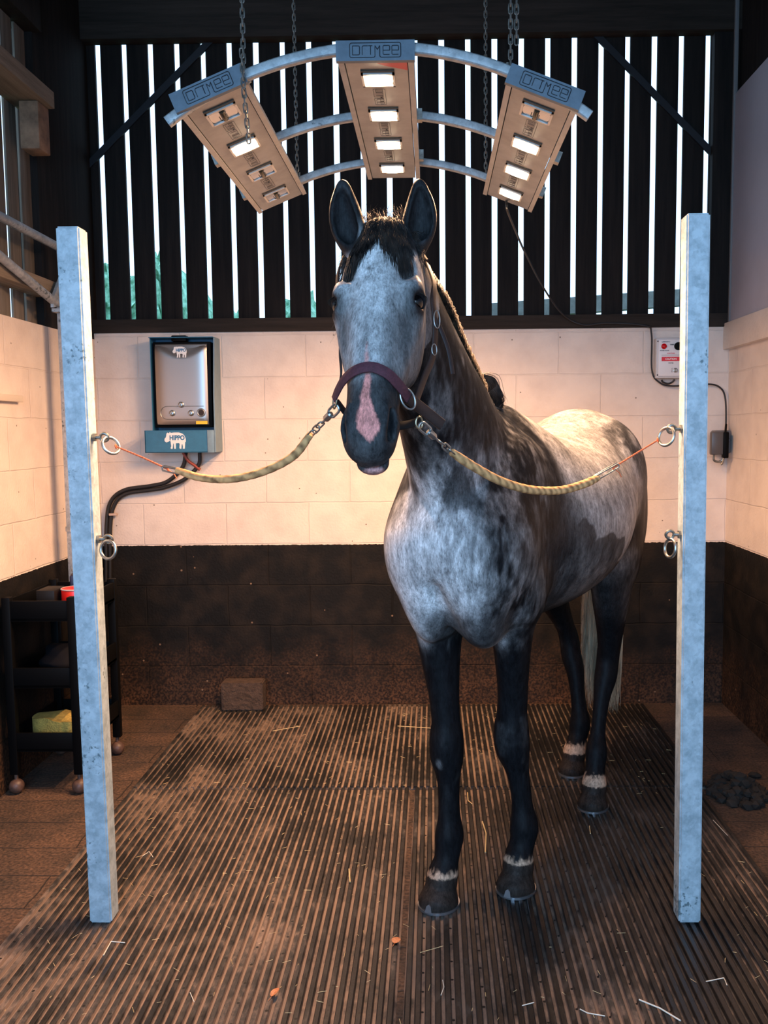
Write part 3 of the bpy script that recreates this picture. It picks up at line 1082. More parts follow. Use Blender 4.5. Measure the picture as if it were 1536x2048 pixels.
for x, z in ((-1.318, 1.648), (-1.367, 1.604), (-1.268, 1.604)):
    kb = MB()
    kb.lathe((x, 4.721, z), (0, -1, 0), [(0, .016), (.008, .0155), (.010, .012), (.018, .0115), (.019, .009)], 24)
    kb.box((x, 4.700, z), (.005, .012, .020), (0, .7, 0))
    kb.build('knob', steel, wh)
vw = MB().ring((-1.214, 4.716, 1.606), (0, 1, 0), .018, .0045, 32).build('sight_glass', steel, wh)
MB().cyl((-1.214, 4.720, 1.606), (-1.214, 4.716, 1.606), .014, 24).build('glass', mat('dark_glass', (.02, .012, .012), .1), vw)
MB().b2((-1.243, 4.7185, 1.546), (-1.183, 4.7205, 1.562)).build('yellow_label', mat('yellow_label', (.85, .55, .03), .5), wh)['label'] = 'yellow label strip'
MB().b2((-1.37, 4.75, 1.978), (-1.29, 4.80, 2.010), .006).build('flue_collar', black_pl, wh)
lowp = MB().b2((-1.512, 4.705, 1.398), (-1.182, 4.722, 1.515), .0015)
lowp.b2((-1.512, 4.705, 1.398), (-1.508, 4.80, 1.515))
lowp.b2((-1.512, 4.705, 1.398), (-1.146, 4.84, 1.402)).build('lower_panel', blue_m, wh, smooth=False)
MB().b2((-1.182, 4.700, 1.398), (-1.146, 4.722, 1.515), .001).build('lower_flange', blue_side, wh)

# outline of a standing hippo, unit width 1, drawn from its side facing left
HIP = [(0.0, .40), (.03, .33), (.10, .30), (.20, .34), (.27, .40), (.29, .30), (.31, .12), (.28, .05), (.29, .0), (.37, .0), (.38, .08), (.40, .24), (.43, .25), (.44, .10), (.45, .0), (.52, .0), (.53, .26), (.68, .27),
       (.71, .22), (.69, .05), (.71, .0), (.78, .0), (.80, .20), (.84, .21), (.86, .10), (.85, .0), (.94, .0), (.96, .20), (.97, .34), (1.0, .30), (1.0, .46), (.95, .60), (.86, .70), (.68, .76), (.45, .76), (.32, .74), (.25, .78), (.22, .72), (.15, .76), (.10, .70), (.09, .60), (.06, .52), (.01, .48)]
def hippo(cx, cz, w, y, parent):
    fn = lambda u, v: (cx+(u-.5)*w, y, cz+(v-.38)*w)
    mb = MB().add([fn(u, v) for u, v in HIP]+[(fn(u, v)[0], y+.0012, fn(u, v)[2]) for u, v in HIP],
                  [tuple(range(len(HIP)))]+[(i, (i+1) % len(HIP), len(HIP)+(i+1) % len(HIP), len(HIP)+i) for i in range(len(HIP))])
    lg = mb.build('logo', white_ink, parent, smooth=False)
    text_mb('HIPPO', .30*w, lambda a, b_: (cx+.095*w+a, y-.0008, cz+.125*w+b_), bold=.013*w, squeeze=.84).build('lettering', blue_ink, lg, smooth=False)
hippo(-1.352, 1.461, .112, 4.7035, wh)
hippo(-1.318, 1.920, .074, 4.7200, wh)

def hose(pts, r, m_, label, name='water_hose', cat='hose'):
    o = MB().tube(spline(pts, 10), r, 12).build(name, m_)
    return tag(o, label, cat)
h1 = hose(HOSE, .011, black_rub, 'outer black hose looping down from the blue heater to the trolley')
h2 = hose(HOSE2, .011, black_rub, 'inner black hose, leaving the heater further right, strapped beside the other')
hose(REDHOSE, .008, mat('red_hose', (.30, .05, .03), .5), 'short dark red gas hose under the blue heater')
o = MB().b2((-1.752+.0, 4.80, 1.060), (-1.715, 4.835, 1.072), .002).build('hose_clip', mat('hose_clip', (.55, .42, .36), .5))
tag(o, 'pale pipe clip holding the black hoses to the cream wall', 'clip')

# ------------------------------------------------------------------ control box, cable, socket
box_m = mat('pale_grey_plastic', (.58, .56, .56), .45)
red_ink = mat('red_print', (.70, .03, .05), .5)
cb = thing('control_box', (1.25, 4.80, 1.76), 'pale grey control box with a red lamp, half hidden by the right post', 'control box')
MB().b2((1.170, 4.79, 1.765), (1.372, 4.850, 1.975), .006).build('box_body', box_m, cb)
MB().b2((1.180, 4.783, 1.775), (1.362, 4.792, 1.965), .002).build('lid', mat('white_face', (.74, .71, .71), .4), cb)
lm = MB().lathe((1.208, 4.783, 1.930), (0, -1, 0), [(0, .0145), (.004, .0145), (.006, .011), (.010, .007), (.011, .002)], 24).build('pilot_lamp', mat('red_lens', (.30, .003, .005), .2, emit=(1, .0, .01), estr=.12), cb)
MB().lathe((1.282, 4.783, 1.930), (0, -1, 0), [(0, .021), (.010, .020), (.012, .016), (.020, .015)], 24).build('knob', black_pl, cb)
MB().lathe((1.270, 4.783, 1.805), (0, -1, 0), [(0, .012), (.004, .012), (.006, .007), (.018, .006)], 20).build('key_switch', steel, cb)
for z in (1.782, 1.957):
    for x in (1.178, 1.364):
        MB().cyl((x, 4.7905, z), (x, 4.786, z), .0035, 12).build('screw', black_pl, cb)
fb = lambda x, z: (lambda a, b_: (x+a, 4.7822, z+b_))
text_mb('LUMINOSITY 2', .0085, fb(1.218, 1.953), .0002, squeeze=.8).build('lettering', ink, cb, smooth=False)
text_mb('TIMER', .0085, fb(1.250, 1.938), .0002).build('lettering', ink, cb, smooth=False)
text_mb('POWER ON/OFF', .0075, fb(1.212, 1.908), .0002, squeeze=.85).build('lettering', ink, cb, smooth=False)
text_mb('CAUTION', .009, fb(1.245, 1.893), .0002).build('lettering', red_ink, cb, smooth=False)
rl = MB().b2((1.197, 4.7815, 1.853), (1.305, 4.7835, 1.875)).build('red_label', red_ink, cb, smooth=False)
text_mb('CAUTION', .013, lambda a, b_: (1.245+a, 4.7810, 1.864+b_), .0003).build('lettering', white_ink, rl, smooth=False)
text_mb('POWER', .0075, fb(1.246, 1.843), .0002).build('lettering', ink, cb, smooth=False)
text_mb('OFF  ON', .006, lambda a, b_: (1.252-b_, 4.7822, 1.806+a), .0001).build('lettering', ink, cb, smooth=False)
mb = MB()
for z in (1.8855, 1.8815):
    mb.b2((1.196, 4.7820, z), (1.300, 4.7828, z+.0012))
mb.build('fine_print', mat('grey_print', (.35, .33, .33), .5), cb, smooth=False)
hose([(.289, 3.59, 2.405), (.289, 3.585, 2.372)]+HEADCABLE[:], .0045, black_rub, 'black power cable running from the right lamp panel down the back wall to the socket', 'power_cable', 'cable')
hose([(1.205, 4.81, 1.757), (1.215, 4.812, 1.745), (1.24, 4.815, 1.738), (1.262, 4.815, 1.745), (1.275, 4.812, 1.760)], .0050, black_rub, 'short black cable loop just under the control box', 'cable_loop', 'cable')
sk = thing('wall_socket', (1.53, 4.80, 1.36), 'grey switched socket box with a plug, low in the right corner behind the right post', 'socket')
MB().b2((1.480, 4.775, 1.368), (1.566, 4.85, 1.490), .008).build('socket_body', mat('grey_plastic', (.16, .155, .16), .45), sk)
MB().b2((1.452, 4.735, 1.362), (1.520, 4.776, 1.484), .008).build('socket_cover', mat('smoky_plastic', (.085, .078, .078), .35), sk)
MB().b2((1.512, 4.725, 1.345), (1.540, 4.765, 1.482), .006).tube([(1.526, 4.745, 1.48), (1.535, 4.77, 1.50), (1.546, 4.80, 1.52)], .006, 8).build('plug', black_pl, sk)
MB().ring((1.553, 4.774, 1.438), (0, 1, 0), .010, .0012, 24).build('switch_ring', mat('grey_plastic2', (.10, .10, .10), .4), sk)
MB().tube(spline([(1.468, 4.745, 1.362), (1.470, 4.75, 1.335), (1.490, 4.75, 1.325), (1.510, 4.75, 1.332), (1.520, 4.745, 1.350), (1.512, 4.745, 1.318), (1.505, 4.748, 1.312)], 6), .006, 8).build('cable_gland', steel_dark, sk)

# ------------------------------------------------------------------ pipe frame along the left wall
pf = thing('pipe_frame', (-1.72, 4.19, .02), 'galvanised pipe frame on the left wall with an upright behind the left post', 'pipe frame')
MB().tube([(-1.705, 4.20, .02), (-1.705, 4.20, 2.09)], 1, 8, flat=(.026, .026), upv=(1, 0, 0)).build('upright', galv_dark, pf)
MB().cyl((-1.705, 4.20, 1.045), (-1.705, 4.20, 1.065), .036, 8).build('joint_collar', galv_dark, pf)
MB().tube([(-1.715, 2.2, 2.385), (-1.715, 4.21, 2.355)], .019, 16).build('top_rail', galv_dark, pf)
MB().tube([(-1.715, 2.2, 2.52), (-1.715, 3.3, 2.275), (-1.715, 4.14, 2.095)], .019, 16).build('lower_rail', galv_dark, pf)
MB().add([(-1.722, 4.10, 2.07), (-1.722, 4.225, 2.10), (-1.722, 4.24, 2.20), (-1.722, 4.24, 2.375), (-1.722, 4.19, 2.375), (-1.722, 4.20, 2.22), (-1.722, 4.10, 2.11)]+[(-1.708, 4.10, 2.07), (-1.708, 4.225, 2.10), (-1.708, 4.24, 2.20), (-1.708, 4.24, 2.375), (-1.708, 4.19, 2.375), (-1.708, 4.20, 2.22), (-1.708, 4.10, 2.11)],
         [tuple(range(7)), tuple(range(13, 6, -1))]+[(i, (i+1) % 7, 7+(i+1) % 7, 7+i) for i in range(7)]).cyl((-1.70, 4.17, 2.135), (-1.685, 4.17, 2.135), .014, 6).b2((-1.735, 4.14, 2.055), (-1.675, 4.235, 2.072)).build('corner_bracket', galv_dark, pf, smooth=False)
o = MB().b2((LX, 2.6, 1.640), (LX+.028, 3.915, 1.668), .002).build('wall_trunking', mat('cream_trunking', (.74, .64, .54), .5))
tag(o, 'short cream-painted strip of cable trunking ending on the left wall', 'trunking')

# ------------------------------------------------------------------ trolley
tr = thing('utility_trolley', (-1.60, 3.87, 0), 'black three-tier plastic trolley behind the left post', 'trolley')
tx0, tx1, ty0, ty1 = -1.775, -1.475, 3.615, 4.10
def tray(z0, z1, parent, nm):
    mb = MB()
    mb.b2((tx0, ty0, z0), (tx1, ty1, z0+.012))
    mb.b2((tx0, ty0, z0), (tx1, ty0+.010, z1), .002)
    mb.b2((tx0, ty1-.010, z0), (tx1, ty1, z1), .002)
    mb.b2((tx0, ty0, z0), (tx0+.010, ty1, z1), .002)
    mb.b2((tx1-.010, ty0, z0), (tx1, ty1, z1), .002)
    mb.build(nm, black_pl, parent)
tray(.735, .820, tr, 'tray')
tray(.455, .540, tr, 'tray')
tray(.185, .265, tr, 'tray')
for x in (tx0, tx1):
    for y in (ty0, ty1):
        sx = .034 if x == tx0 else -.034
        sy = .030 if y == ty0 else -.030
        MB().b2((x-.003*(1 if sx > 0 else -1), y-.003*(1 if sy > 0 else -1), .085), (x+sx, y+sy, .835), .005).build('leg', black_pl, tr)
        cst = MB()
        cx_, cy_ = x+sx*.5, y+sy*.5
        for k in range(0, 1):
            prof = [(.031*math.sin(math.pi*i/12)**.9 if 0 < i < 12 else .001) for i in range(13)]
        cst.lathe((cx_-.012, cy_, .033), (1, 0, 0), [(-.031+.062*i/12+.012, .031*math.sqrt(max(0, 1-((-1+2*i/12)**2)))) for i in range(13)], 24)
        cst.cyl((cx_, cy_, .055), (cx_, cy_, .10), .008, 12)
        cst.build('caster', mat('dirty_caster', (.10, .055, .04), .5, noise=.4, nscale=40), tr)
tin = thing('red_tin', (-1.545, 3.80, .748), 'red round tin standing in the top tray of the trolley', 'tin')
MB().lathe((-1.545, 3.80, .748), (0, 0, 1), [(0, .054), (.004, .056), (.090, .056), (.094, .054)], 28).build('tin_body', mat('red_paint', (.75, .015, .012), .35), tin)
MB().ring((-1.545, 3.80, .840), (0, 0, 1), .056, .003, 28).build('rim', mat('pale_rim', (.6, .5, .48), .4), tin)
o = MB().b2((-1.690, 3.74, .748), (-1.610, 3.86, .842), .006).build('small_black_box', mat('dark_card', (.010, .009, .009), .5, spec=.2), None)
tag(o, 'small dark box with pale edges left of the red tin', 'box')
o = MB().box((-1.575, 4.0, .815), (.13, .10, .12), (0, 0, .3), .01).build('navy_brush_box', mat('navy_plastic', (.01, .012, .05), .4))
tag(o, 'dark navy box standing behind the red tin', 'box')
o = MB().box((-1.560, 3.985, .8920), (.13, .085, .022), (0, .10, .3), .008).build('grooming_brush', mat('grey_bristle', (.22, .21, .18), .8))
tag(o, 'grey grooming brush lying on the navy box behind the red tin', 'brush')
# cloth bundle on the middle tray
def lump(name, c, r, m_, seed, amp=.25, parent=None, sub=4):
    bm = bmesh.new()
    bmesh.ops.create_icosphere(bm, subdivisions=sub, radius=1)
    rg = random.Random(seed)
    ph = [(rg.uniform(1, 5), rg.uniform(1, 5), rg.uniform(1, 5), rg.uniform(0, 6)) for _ in range(7)]
    for v in bm.verts:
        n = sum(math.sin(v.co.x*a+v.co.y*b_*1.3+v.co.z*c_+d)/(1+i*.4) for i, (a, b_, c_, d) in enumerate(ph))/3
        k = 1+amp*n
        v.co = Vector((v.co.x*r[0]*k, v.co.y*r[1]*k, max(v.co.z*r[2]*k, -r[2]*.9)))+Vector(c)
    mb = MB()
    mb.bm(bm)
    return mb.build(name, m_, parent)
o = lump('dark_rug', (-1.625, 3.86, .522), (.10, .15, .062), mat('dark_fabric', (.007, .007, .009), .9, spec=.1), 4)
tag(o, 'crumpled dark rug on the middle tray of the trolley', 'cloth')
# yellow sponge on the bottom tray
bm = bmesh.new()
bmesh.ops.create_cube(bm, size=1)
bmesh.ops.subdivide_edges(bm, edges=bm.edges, cuts=6, use_grid_fill=True)
for v in bm.verts:
    x, y, z = v.co
    q = 1+.10*math.sin(9*x+2)+.06*math.sin(7*y+1)
    v.co = Vector((x*.235*(1-.25*abs(2*y)**3), y*.13*(1-.2*abs(2*x)**4), z*.095*q*(1-.15*abs(2*x)**3)))
bm.transform(Matrix.Translation((-1.618, 3.74, .256)) @ Matrix.Rotation(-.35, 4, 'Z'))
mb = MB(); mb.bm(bm)
o = mb.build('sponge', mat('yellow_sponge', (.52, .36, .08), .9, noise=.25, nscale=60, bump=.6, bscale=160))
tag(o, 'large yellow sponge on the bottom tray of the trolley', 'sponge')

# ------------------------------------------------------------------ loose things on the floor
bmx = bmesh.new()
bmesh.ops.create_cube(bmx, size=1)
bmesh.ops.bevel(bmx, geom=list(bmx.edges), offset=.03, segments=2, affect='EDGES')
bmesh.ops.scale(bmx, vec=(.222, .10, .150), verts=bmx.verts)
bmx.transform(Matrix.Translation((-1.035, 4.742, .017+.075)) @ Matrix.Rotation(.01, 4, 'Z'))
mb = MB(); mb.bm(bmx)
o = mb.build('concrete_block', mat('dirty_concrete', (.075, .046, .032), .95, noise=.35, nscale=30, bump=1.0, bscale=70), angle=30)
tag(o, 'dirty concrete block standing on the mat against the back wall', 'block')

rg = random.Random(11)
pile = MB()
for i in range(150):
    a, rr = rg.uniform(0, 6.28), rg.random()**.6
    x, y = 1.235+.105*rr*math.cos(a), 3.60+.145*rr*math.sin(a)
    z = .012+.085*(1-rr)*rg.random()
    bm = bmesh.new()
    bmesh.ops.create_icosphere(bm, subdivisions=1, radius=rg.uniform(.016, .032))
    for v in bm.verts:
        v.co = v.co*rg.uniform(.75, 1.15)
        v.co.z *= .75
    bm.transform(Matrix.Translation((x, y, max(z, .014))))
    pile.bm(bm)
o = pile.build('manure_pile', mat('dark_manure', (.016, .014, .012), .9, noise=.4, nscale=40))
tag(o, 'dark heap of droppings on the floor behind the right post', 'manure', kind='stuff')
for i, (x, y, r, lb) in enumerate(((1.372, 3.78, .022, 'dark clod on the floor beyond the heap of droppings, nearest to it'), (1.475, 3.72, .020, 'dark flat clod on the floor close to the right wall'), (1.40, 3.47, .016, 'small dark clod on the floor in front of the other two'))):
    o = lump('dirt_clod', (x, y, r*.5), (r*1.3, r, r*.6), MATS['dark_manure'], 20+i, .3, None, 2)
    tag(o, lb, 'clod')

straw_m = mat('straw', (.70, .52, .26), .6)
straw_p = mat('pale_straw', (.80, .74, .62), .6)
def straw(pts, label, m_=straw_m, r=.0016, nm='straw_stalk'):
    o = MB().tube([(x, y, .0188+dz) for x, y, dz in pts], r, 6).build(nm, m_)
    return tag(o, label, 'straw')
STRAWS = [([(0.172, 3.054, 0.0), (0.183, 3.2, 0.002), (0.175, 3.307, 0.0)], 'bent golden straw stalk between the forelegs', 0, 0.0026),
    ([(-0.192, 4.423, 0.0), (-0.023, 4.383, 0.002)], 'long straight straw stalk on the back mat left of the near foreleg', 0, 0.0016),
    ([(-0.812, 4.354, 0.0), (-0.685, 4.421, 0.002)], 'thin straw stalk lying crosswise near the concrete block', 0, 0.0014),
    ([(0.525, 2.231, 0.0), (0.57, 2.193, 0.002), (0.61, 2.147, 0.0)], 'long white stalk at the bottom of the picture, right of centre', 1, 0.002),
    ([(0.365, 2.192, 0.0), (0.381, 2.174, 0.002), (0.424, 2.165, 0.0)], 'curved white stalk left of the longest white one at the bottom', 1, 0.0014),
    ([(0.722, 2.309, 0.0), (0.774, 2.322, 0.002), (0.773, 2.293, 0.0)], 'small bent pale stalk on the mat beyond the right post foot', 1, 0.0013),
    ([(-0.952, 2.43, 0.0), (-0.954, 2.496, 0.002), (-0.912, 2.493, 0.0)], 'bent pale stalk on the mat just below the left post', 1, 0.0014),
    ([(-1.035, 3.031, 0.0), (-1.021, 3.061, 0.002), (-0.995, 3.023, 0.0)], 'small hooked pale stalk on the mat right of the left post', 1, 0.0013),
    ([(-0.658, 2.259, 0.0), (-0.636, 2.217, 0.002)], 'tiny pale stalk near the bottom left of the narrow leaf', 1, 0.001),
    ([(0.014, 2.314, 0.0), (0.017, 2.281, 0.002), (0.009, 2.249, 0.0)], 'short bent pale stalk below the hooves, centre', 1, 0.0012),
    ([(0.218, 2.206, 0.0), (0.25, 2.216, 0.002)], 'short pale curl of straw left of the curved white stalk', 1, 0.0012),
    ([(0.129, 3.583, 0.0), (0.128, 3.497, 0.002), (0.144, 3.468, 0.0)], 'upright-looking golden straw just beyond the bent golden one', 0, 0.0018),
    ([(0.574, 3.266, 0.0), (0.566, 3.198, 0.002)], 'short orange straw in front of the front hind hoof', 0, 0.0018),
    ([(-0.298, 2.935, 0.0), (-0.286, 2.843, 0.002)], 'short golden straw on the left front mat near the seam', 0, 0.0022),
    ([(-0.049, 2.443, 0.0), (0.017, 2.473, 0.002)], 'thin straw left of the white stalks and right of the round leaf', 0, 0.0008),
    ([(1.051, 3.316, 0.0), (1.062, 3.18, 0.002)], 'pale thin stalk on the dark mat right of the right post', 1, 0.0012)]
for pts, lb, pale, r in STRAWS:
    straw(pts, lb, straw_p if pale else straw_m, r)
leaf_m = mat('dry_leaf', (.62, .24, .10), .6, noise=.25, nscale=120)
def leaf(x, y, a, L, W, label):
    vs, fs = [], []
    n = 10
    for i in range(n+1):
        t = i/n
        w = W*math.sin(math.pi*t**.8)**.8*.5 if 0 < t < 1 else .0003
        for s_ in (-1, 0, 1):
            lx, ly = (t-.5)*L, s_*w
            vs.append((x+lx*math.cos(a)-ly*math.sin(a), y+lx*math.sin(a)+ly*math.cos(a), .0185+(.003 if s_ else .0)+.004*math.sin(math.pi*t)))
    for i in range(n):
        for k in range(2):
            q = i*3+k
            fs.append((q, q+1, q+4, q+3))
    m2 = len(vs)
    vs += [(a_, b_, c_+.0006) for a_, b_, c_ in vs]
    fs += [tuple(q+m2 for q in reversed(f_)) for f_ in fs]
    mb = MB().add(vs, fs)
    d = Vector((math.cos(a), math.sin(a), 0))
    mb.tube([Vector((x, y, .0195))-d*L*.5, Vector((x, y, .0190))-d*L*.85], .0008, 5)
    tag(mb.build('dry_leaf', leaf_m), label, 'leaf')
leaf(-.119, 2.50, 1.2, .034, .026, 'small round orange leaf on the mat below the forefeet')
leaf(-.431, 2.256, 1.2, .040, .017, 'narrow orange leaf on the mat near the bottom edge of the picture')
rg = random.Random(5)
ch = MB()
for i in range(420):
    x, y = rg.uniform(-1.25, 1.08), rg.uniform(2.15, 4.75)
    if -.12 < x < .75 and 2.6 < y < 3.95:
        continue
    a, L = rg.uniform(0, 6.28), rg.uniform(.006, .026)
    p = Vector((x, y, .0185))
    ch.tube([p, p+Vector((math.cos(a)*L, math.sin(a)*L, .0008))], rg.uniform(.0004, .0008), 4)
o = ch.build('chaff', straw_m)
tag(o, 'chaff and short straw bits scattered over the ribbed mats', 'chaff', kind='stuff')

# ------------------------------------------------------------------ outdoors, seen through the gaps
hedge_m = mat('hedge_leaves', (.08, .26, .14), .8, noise=.7, nscale=9, bump=1, bscale=14, color2=(.42, .80, .60))
vs, fs = [], []
rg = random.Random(8)
nx_, nz_ = 70, 40
for j in range(nz_+1):
    for i in range(nx_+1):
        x = -4.95+3.85*i/nx_
        top = 3.75+(-.27)*(x+5)+.25*math.sin(x*3.1)+.18*math.sin(x*7.3+1)
        v = j/nz_
        z = -.15+(top+.15)*min(1, v*1.15)
        y = 12+(-.9*math.sqrt(max(0, 1-(v)**6)))+rg.uniform(-.10, .10)+(1.6*max(0, v*1.15-1))
        vs.append((x+rg.uniform(-.05, .05), y, z+rg.uniform(-.08, .08)))
for j in range(nz_):
    for i in range(nx_):
        a = j*(nx_+1)+i
        fs.append((a, a+1, a+nx_+2, a+nx_+1))
m2 = len(vs)
vs += [(x, y+1.4, z*.97) for x, y, z in vs]
fs += [tuple(q+m2 for q in reversed(f_)) for f_ in fs]
o = MB().add(vs, fs).build('hedge', hedge_m, smooth=False)
tag(o, 'tall green hedge outside, seen through the lower gaps on the left', 'hedge')
ra = thing('field_rail', (3, 8, -.12), 'weathered grey timber rail outside, seen through the lower gaps on the right', 'rail')
MB().add([(.4, 8, 2.46), (3.6, 8, 2.66), (3.6, 8, 2.80), (.4, 8, 2.60), (.4, 8.1, 2.46), (3.6, 8.1, 2.66), (3.6, 8.1, 2.80), (.4, 8.1, 2.60)], [(0, 1, 2, 3), (7, 6, 5, 4), (0, 4, 5, 1), (3, 2, 6, 7), (0, 3, 7, 4), (1, 5, 6, 2)]).build('rail', mat('grey_timber', (.17, .19, .18), .8, noise=.3, nscale=10), ra, smooth=False)
MB().b2((3.5, 7.99, -.12), (3.64, 8.12, 2.9), .01).build('post', MATS['grey_timber'], ra)
# ------------------------------------------------------------------ horse
HA = np.array([math.sin(R(27)), math.cos(R(27)), 0.0])      # towards the rump
HB = np.array([math.cos(R(27)), -math.sin(R(27)), 0.0])     # towards the horse's left flank
HM = np.array([0.13, 2.77, 0.0])
HZ = np.array([0.0, 0, 1])
def W2L(w):
    d = np.asarray(w, float)-HM
    return np.array([d@HA, d@HB, d[2]])
def L2W(p):
    return HM+HA*p[0]+HB*p[1]+HZ*p[2]
def V2L(v):
    v = np.asarray(v, float)
    return np.array([v@HA, v@HB, v[2]])

class Field:
    def __init__(s, lo, hi, h):
        s.lo = np.array(lo, float)
        s.h = h
        s.n = np.ceil((np.array(hi)-s.lo)/h).astype(int)+1
        s.f = np.full(tuple(s.n), 0.3, np.float32)
        s.ax = [s.lo[i]+h*np.arange(s.n[i]) for i in range(3)]
    def region(s, lo, hi):
        a = np.maximum(((np.array(lo)-s.lo)/s.h).astype(int), 0)
        b = np.minimum(((np.array(hi)-s.lo)/s.h).astype(int)+2, s.n)
        return tuple(slice(a[i], b[i]) for i in range(3))
    def apply(s, lo, hi, fn, k, sub=False):
        pad = k+0.012
        sl = s.region(np.array(lo)-pad, np.array(hi)+pad)
        if any(q.stop <= q.start for q in sl):
            return
        X = s.ax[0][sl[0]].astype(np.float32)[:, None, None]
        Y = s.ax[1][sl[1]].astype(np.float32)[None, :, None]
        Z = s.ax[2][sl[2]].astype(np.float32)[None, None, :]
        d = fn(X, Y, Z)
        cur = s.f[sl]
        if sub:
            d = -d
            h = np.maximum(k-np.abs(cur-d), 0)/k
            s.f[sl] = np.maximum(cur, d)+h*h*k*0.25
        else:
            h = np.maximum(k-np.abs(cur-d), 0)/k
            s.f[sl] = np.minimum(cur, d)-h*h*k*0.25
    def ell(s, c, r, k=0.03, axes=None, sub=False):
        c = np.array(c, float)
        r = np.array(r, float)
        A = np.eye(3) if axes is None else np.array(axes)
        ext = np.sqrt(((A*r[:, None])**2).sum(0))
        def fn(X, Y, Z):
            dx, dy, dz = X-c[0], Y-c[1], Z-c[2]
            k0 = 0
            k1 = 0
            for i in range(3):
                q = dx*np.float32(A[i, 0])+dy*np.float32(A[i, 1])+dz*np.float32(A[i, 2])
                q = q/np.float32(r[i])
                k0 = k0+q*q
                k1 = k1+(q/np.float32(r[i]))**2
            k0 = np.sqrt(k0)
            return k0*(k0-1)/np.maximum(np.sqrt(k1), 1e-4)
        s.apply(c-ext, c+ext, fn, k, sub)
    def ecap(s, A, B, lat, r0, r1, k=0.03, sub=False):
        A = np.array(A, float)
        B = np.array(B, float)
        D = B-A
        L = np.linalg.norm(D)
        if L < 1e-6:
            return
        ax = D/L
        lt = np.array(lat, float)
        lt = lt-ax*(lt@ax)
        lt /= np.linalg.norm(lt)
        dp = np.cross(ax, lt)
        rm = max(*r0, *r1)
        def fn(X, Y, Z):
            dx, dy, dz = X-A[0], Y-A[1], Z-A[2]
            t = dx*np.float32(ax[0])+dy*np.float32(ax[1])+dz*np.float32(ax[2])
            h = np.clip(t/L, 0, 1)
            qa = t-h*L
            ql = dx*np.float32(lt[0])+dy*np.float32(lt[1])+dz*np.float32(lt[2])
            qd = dx*np.float32(dp[0])+dy*np.float32(dp[1])+dz*np.float32(dp[2])
            rl = r0[0]+(r1[0]-r0[0])*h
            rd = r0[1]+(r1[1]-r0[1])*h
            ra = np.minimum(rl, rd)
            k0 = (ql/rl)**2+(qd/rd)**2+(qa/ra)**2
            k1 = (ql/rl**2)**2+(qd/rd**2)**2+(qa/ra**2)**2
            k0 = np.sqrt(k0)
            return k0*(k0-1)/np.maximum(np.sqrt(k1), 1e-4)
        s.apply(np.minimum(A, B)-rm, np.maximum(A, B)+rm, fn, k, sub)
    def chain(s, pts, lat, k=0.03, n=3, sub=False):
        # pts: (x, y, z, rl, rd)
        P = [np.array(p, float) for p in pts]
        out = []
        for i in range(len(P)-1):
            p0 = P[i-1] if i > 0 else 2*P[i]-P[i+1]
            p1, p2 = P[i], P[i+1]
            p3 = P[i+2] if i+2 < len(P) else 2*P[i+1]-P[i]
            for q in range(n):
                t = q/n
                out.append(0.5*(2*p1+(p2-p0)*t+(2*p0-5*p1+4*p2-p3)*t*t+(3*p1-p0-3*p2+p3)*t**3))
        out.append(P[-1])
        first = True
        for a, b in zip(out, out[1:]):
            s.ecap(a[:3], b[:3], lat, a[3:5], b[3:5], k if first else min(k, 0.02), sub)
            first = False
    def mesh(s):
        f = s.f
        n = f.shape
        ins = f < 0
        # active cells
        c = np.zeros((n[0]-1, n[1]-1, n[2]-1), np.int8)
        for dx in (0, 1):
            for dy in (0, 1):
                for dz in (0, 1):
                    c += ins[dx:n[0]-1+dx, dy:n[1]-1+dy, dz:n[2]-1+dz]
        act = (c > 0) & (c < 8)
        idx = np.argwhere(act)
        ids = np.full(c.shape, -1, np.int32)
        ids[act] = np.arange(len(idx))
        acc = np.zeros((len(idx), 3))
        cnt = np.zeros(len(idx))
        corners = [(0, 0, 0), (1, 0, 0), (0, 1, 0), (1, 1, 0), (0, 0, 1), (1, 0, 1), (0, 1, 1), (1, 1, 1)]
        vals = [f[idx[:, 0]+a, idx[:, 1]+b, idx[:, 2]+d] for a, b, d in corners]
        for i, A in enumerate(corners):
            for j, B in enumerate(corners):
                if j > i and sum(abs(p-q) for p, q in zip(A, B)) == 1:
                    va, vb = vals[i], vals[j]
                    x = (va < 0) != (vb < 0)
                    t = np.where(x, va/(va-vb+1e-12), 0)
                    for q in range(3):
                        acc[:, q] += np.where(x, A[q]+t*(B[q]-A[q]), 0)
                    cnt += x
        co = s.lo+(idx+acc/cnt[:, None])*s.h
        faces = []
        for ax in range(3):
            sl0 = [slice(1, -1)]*3
            sl0[ax] = slice(0, -1)
            sl1 = [slice(1, -1)]*3
            sl1[ax] = slice(1, None)
            a = ins[tuple(sl0)]
            b = ins[tuple(sl1)]
            e = np.argwhere(a != b)
            fl = a[a != b]
            o = np.array([1, 1, 1])
            o[ax] = 0
            e = e+o
            u, v = [(1, 2), (2, 0), (0, 1)][ax]
            du = np.zeros(3, int)
            du[u] = 1
            dv = np.zeros(3, int)
            dv[v] = 1
            q = [e-du-dv, e-dv, e, e-du]
            qi = [ids[z[:, 0], z[:, 1], z[:, 2]] for z in q]
            quad = np.stack(qi, 1)
            quad[~fl] = quad[~fl][:, ::-1]
            faces.append(quad)
        return co, np.concatenate(faces)

F_ = Field((-0.98, -0.42, -0.02), (1.56, 0.42, 2.2), 0.005)
T_ = (0, 1, 0)
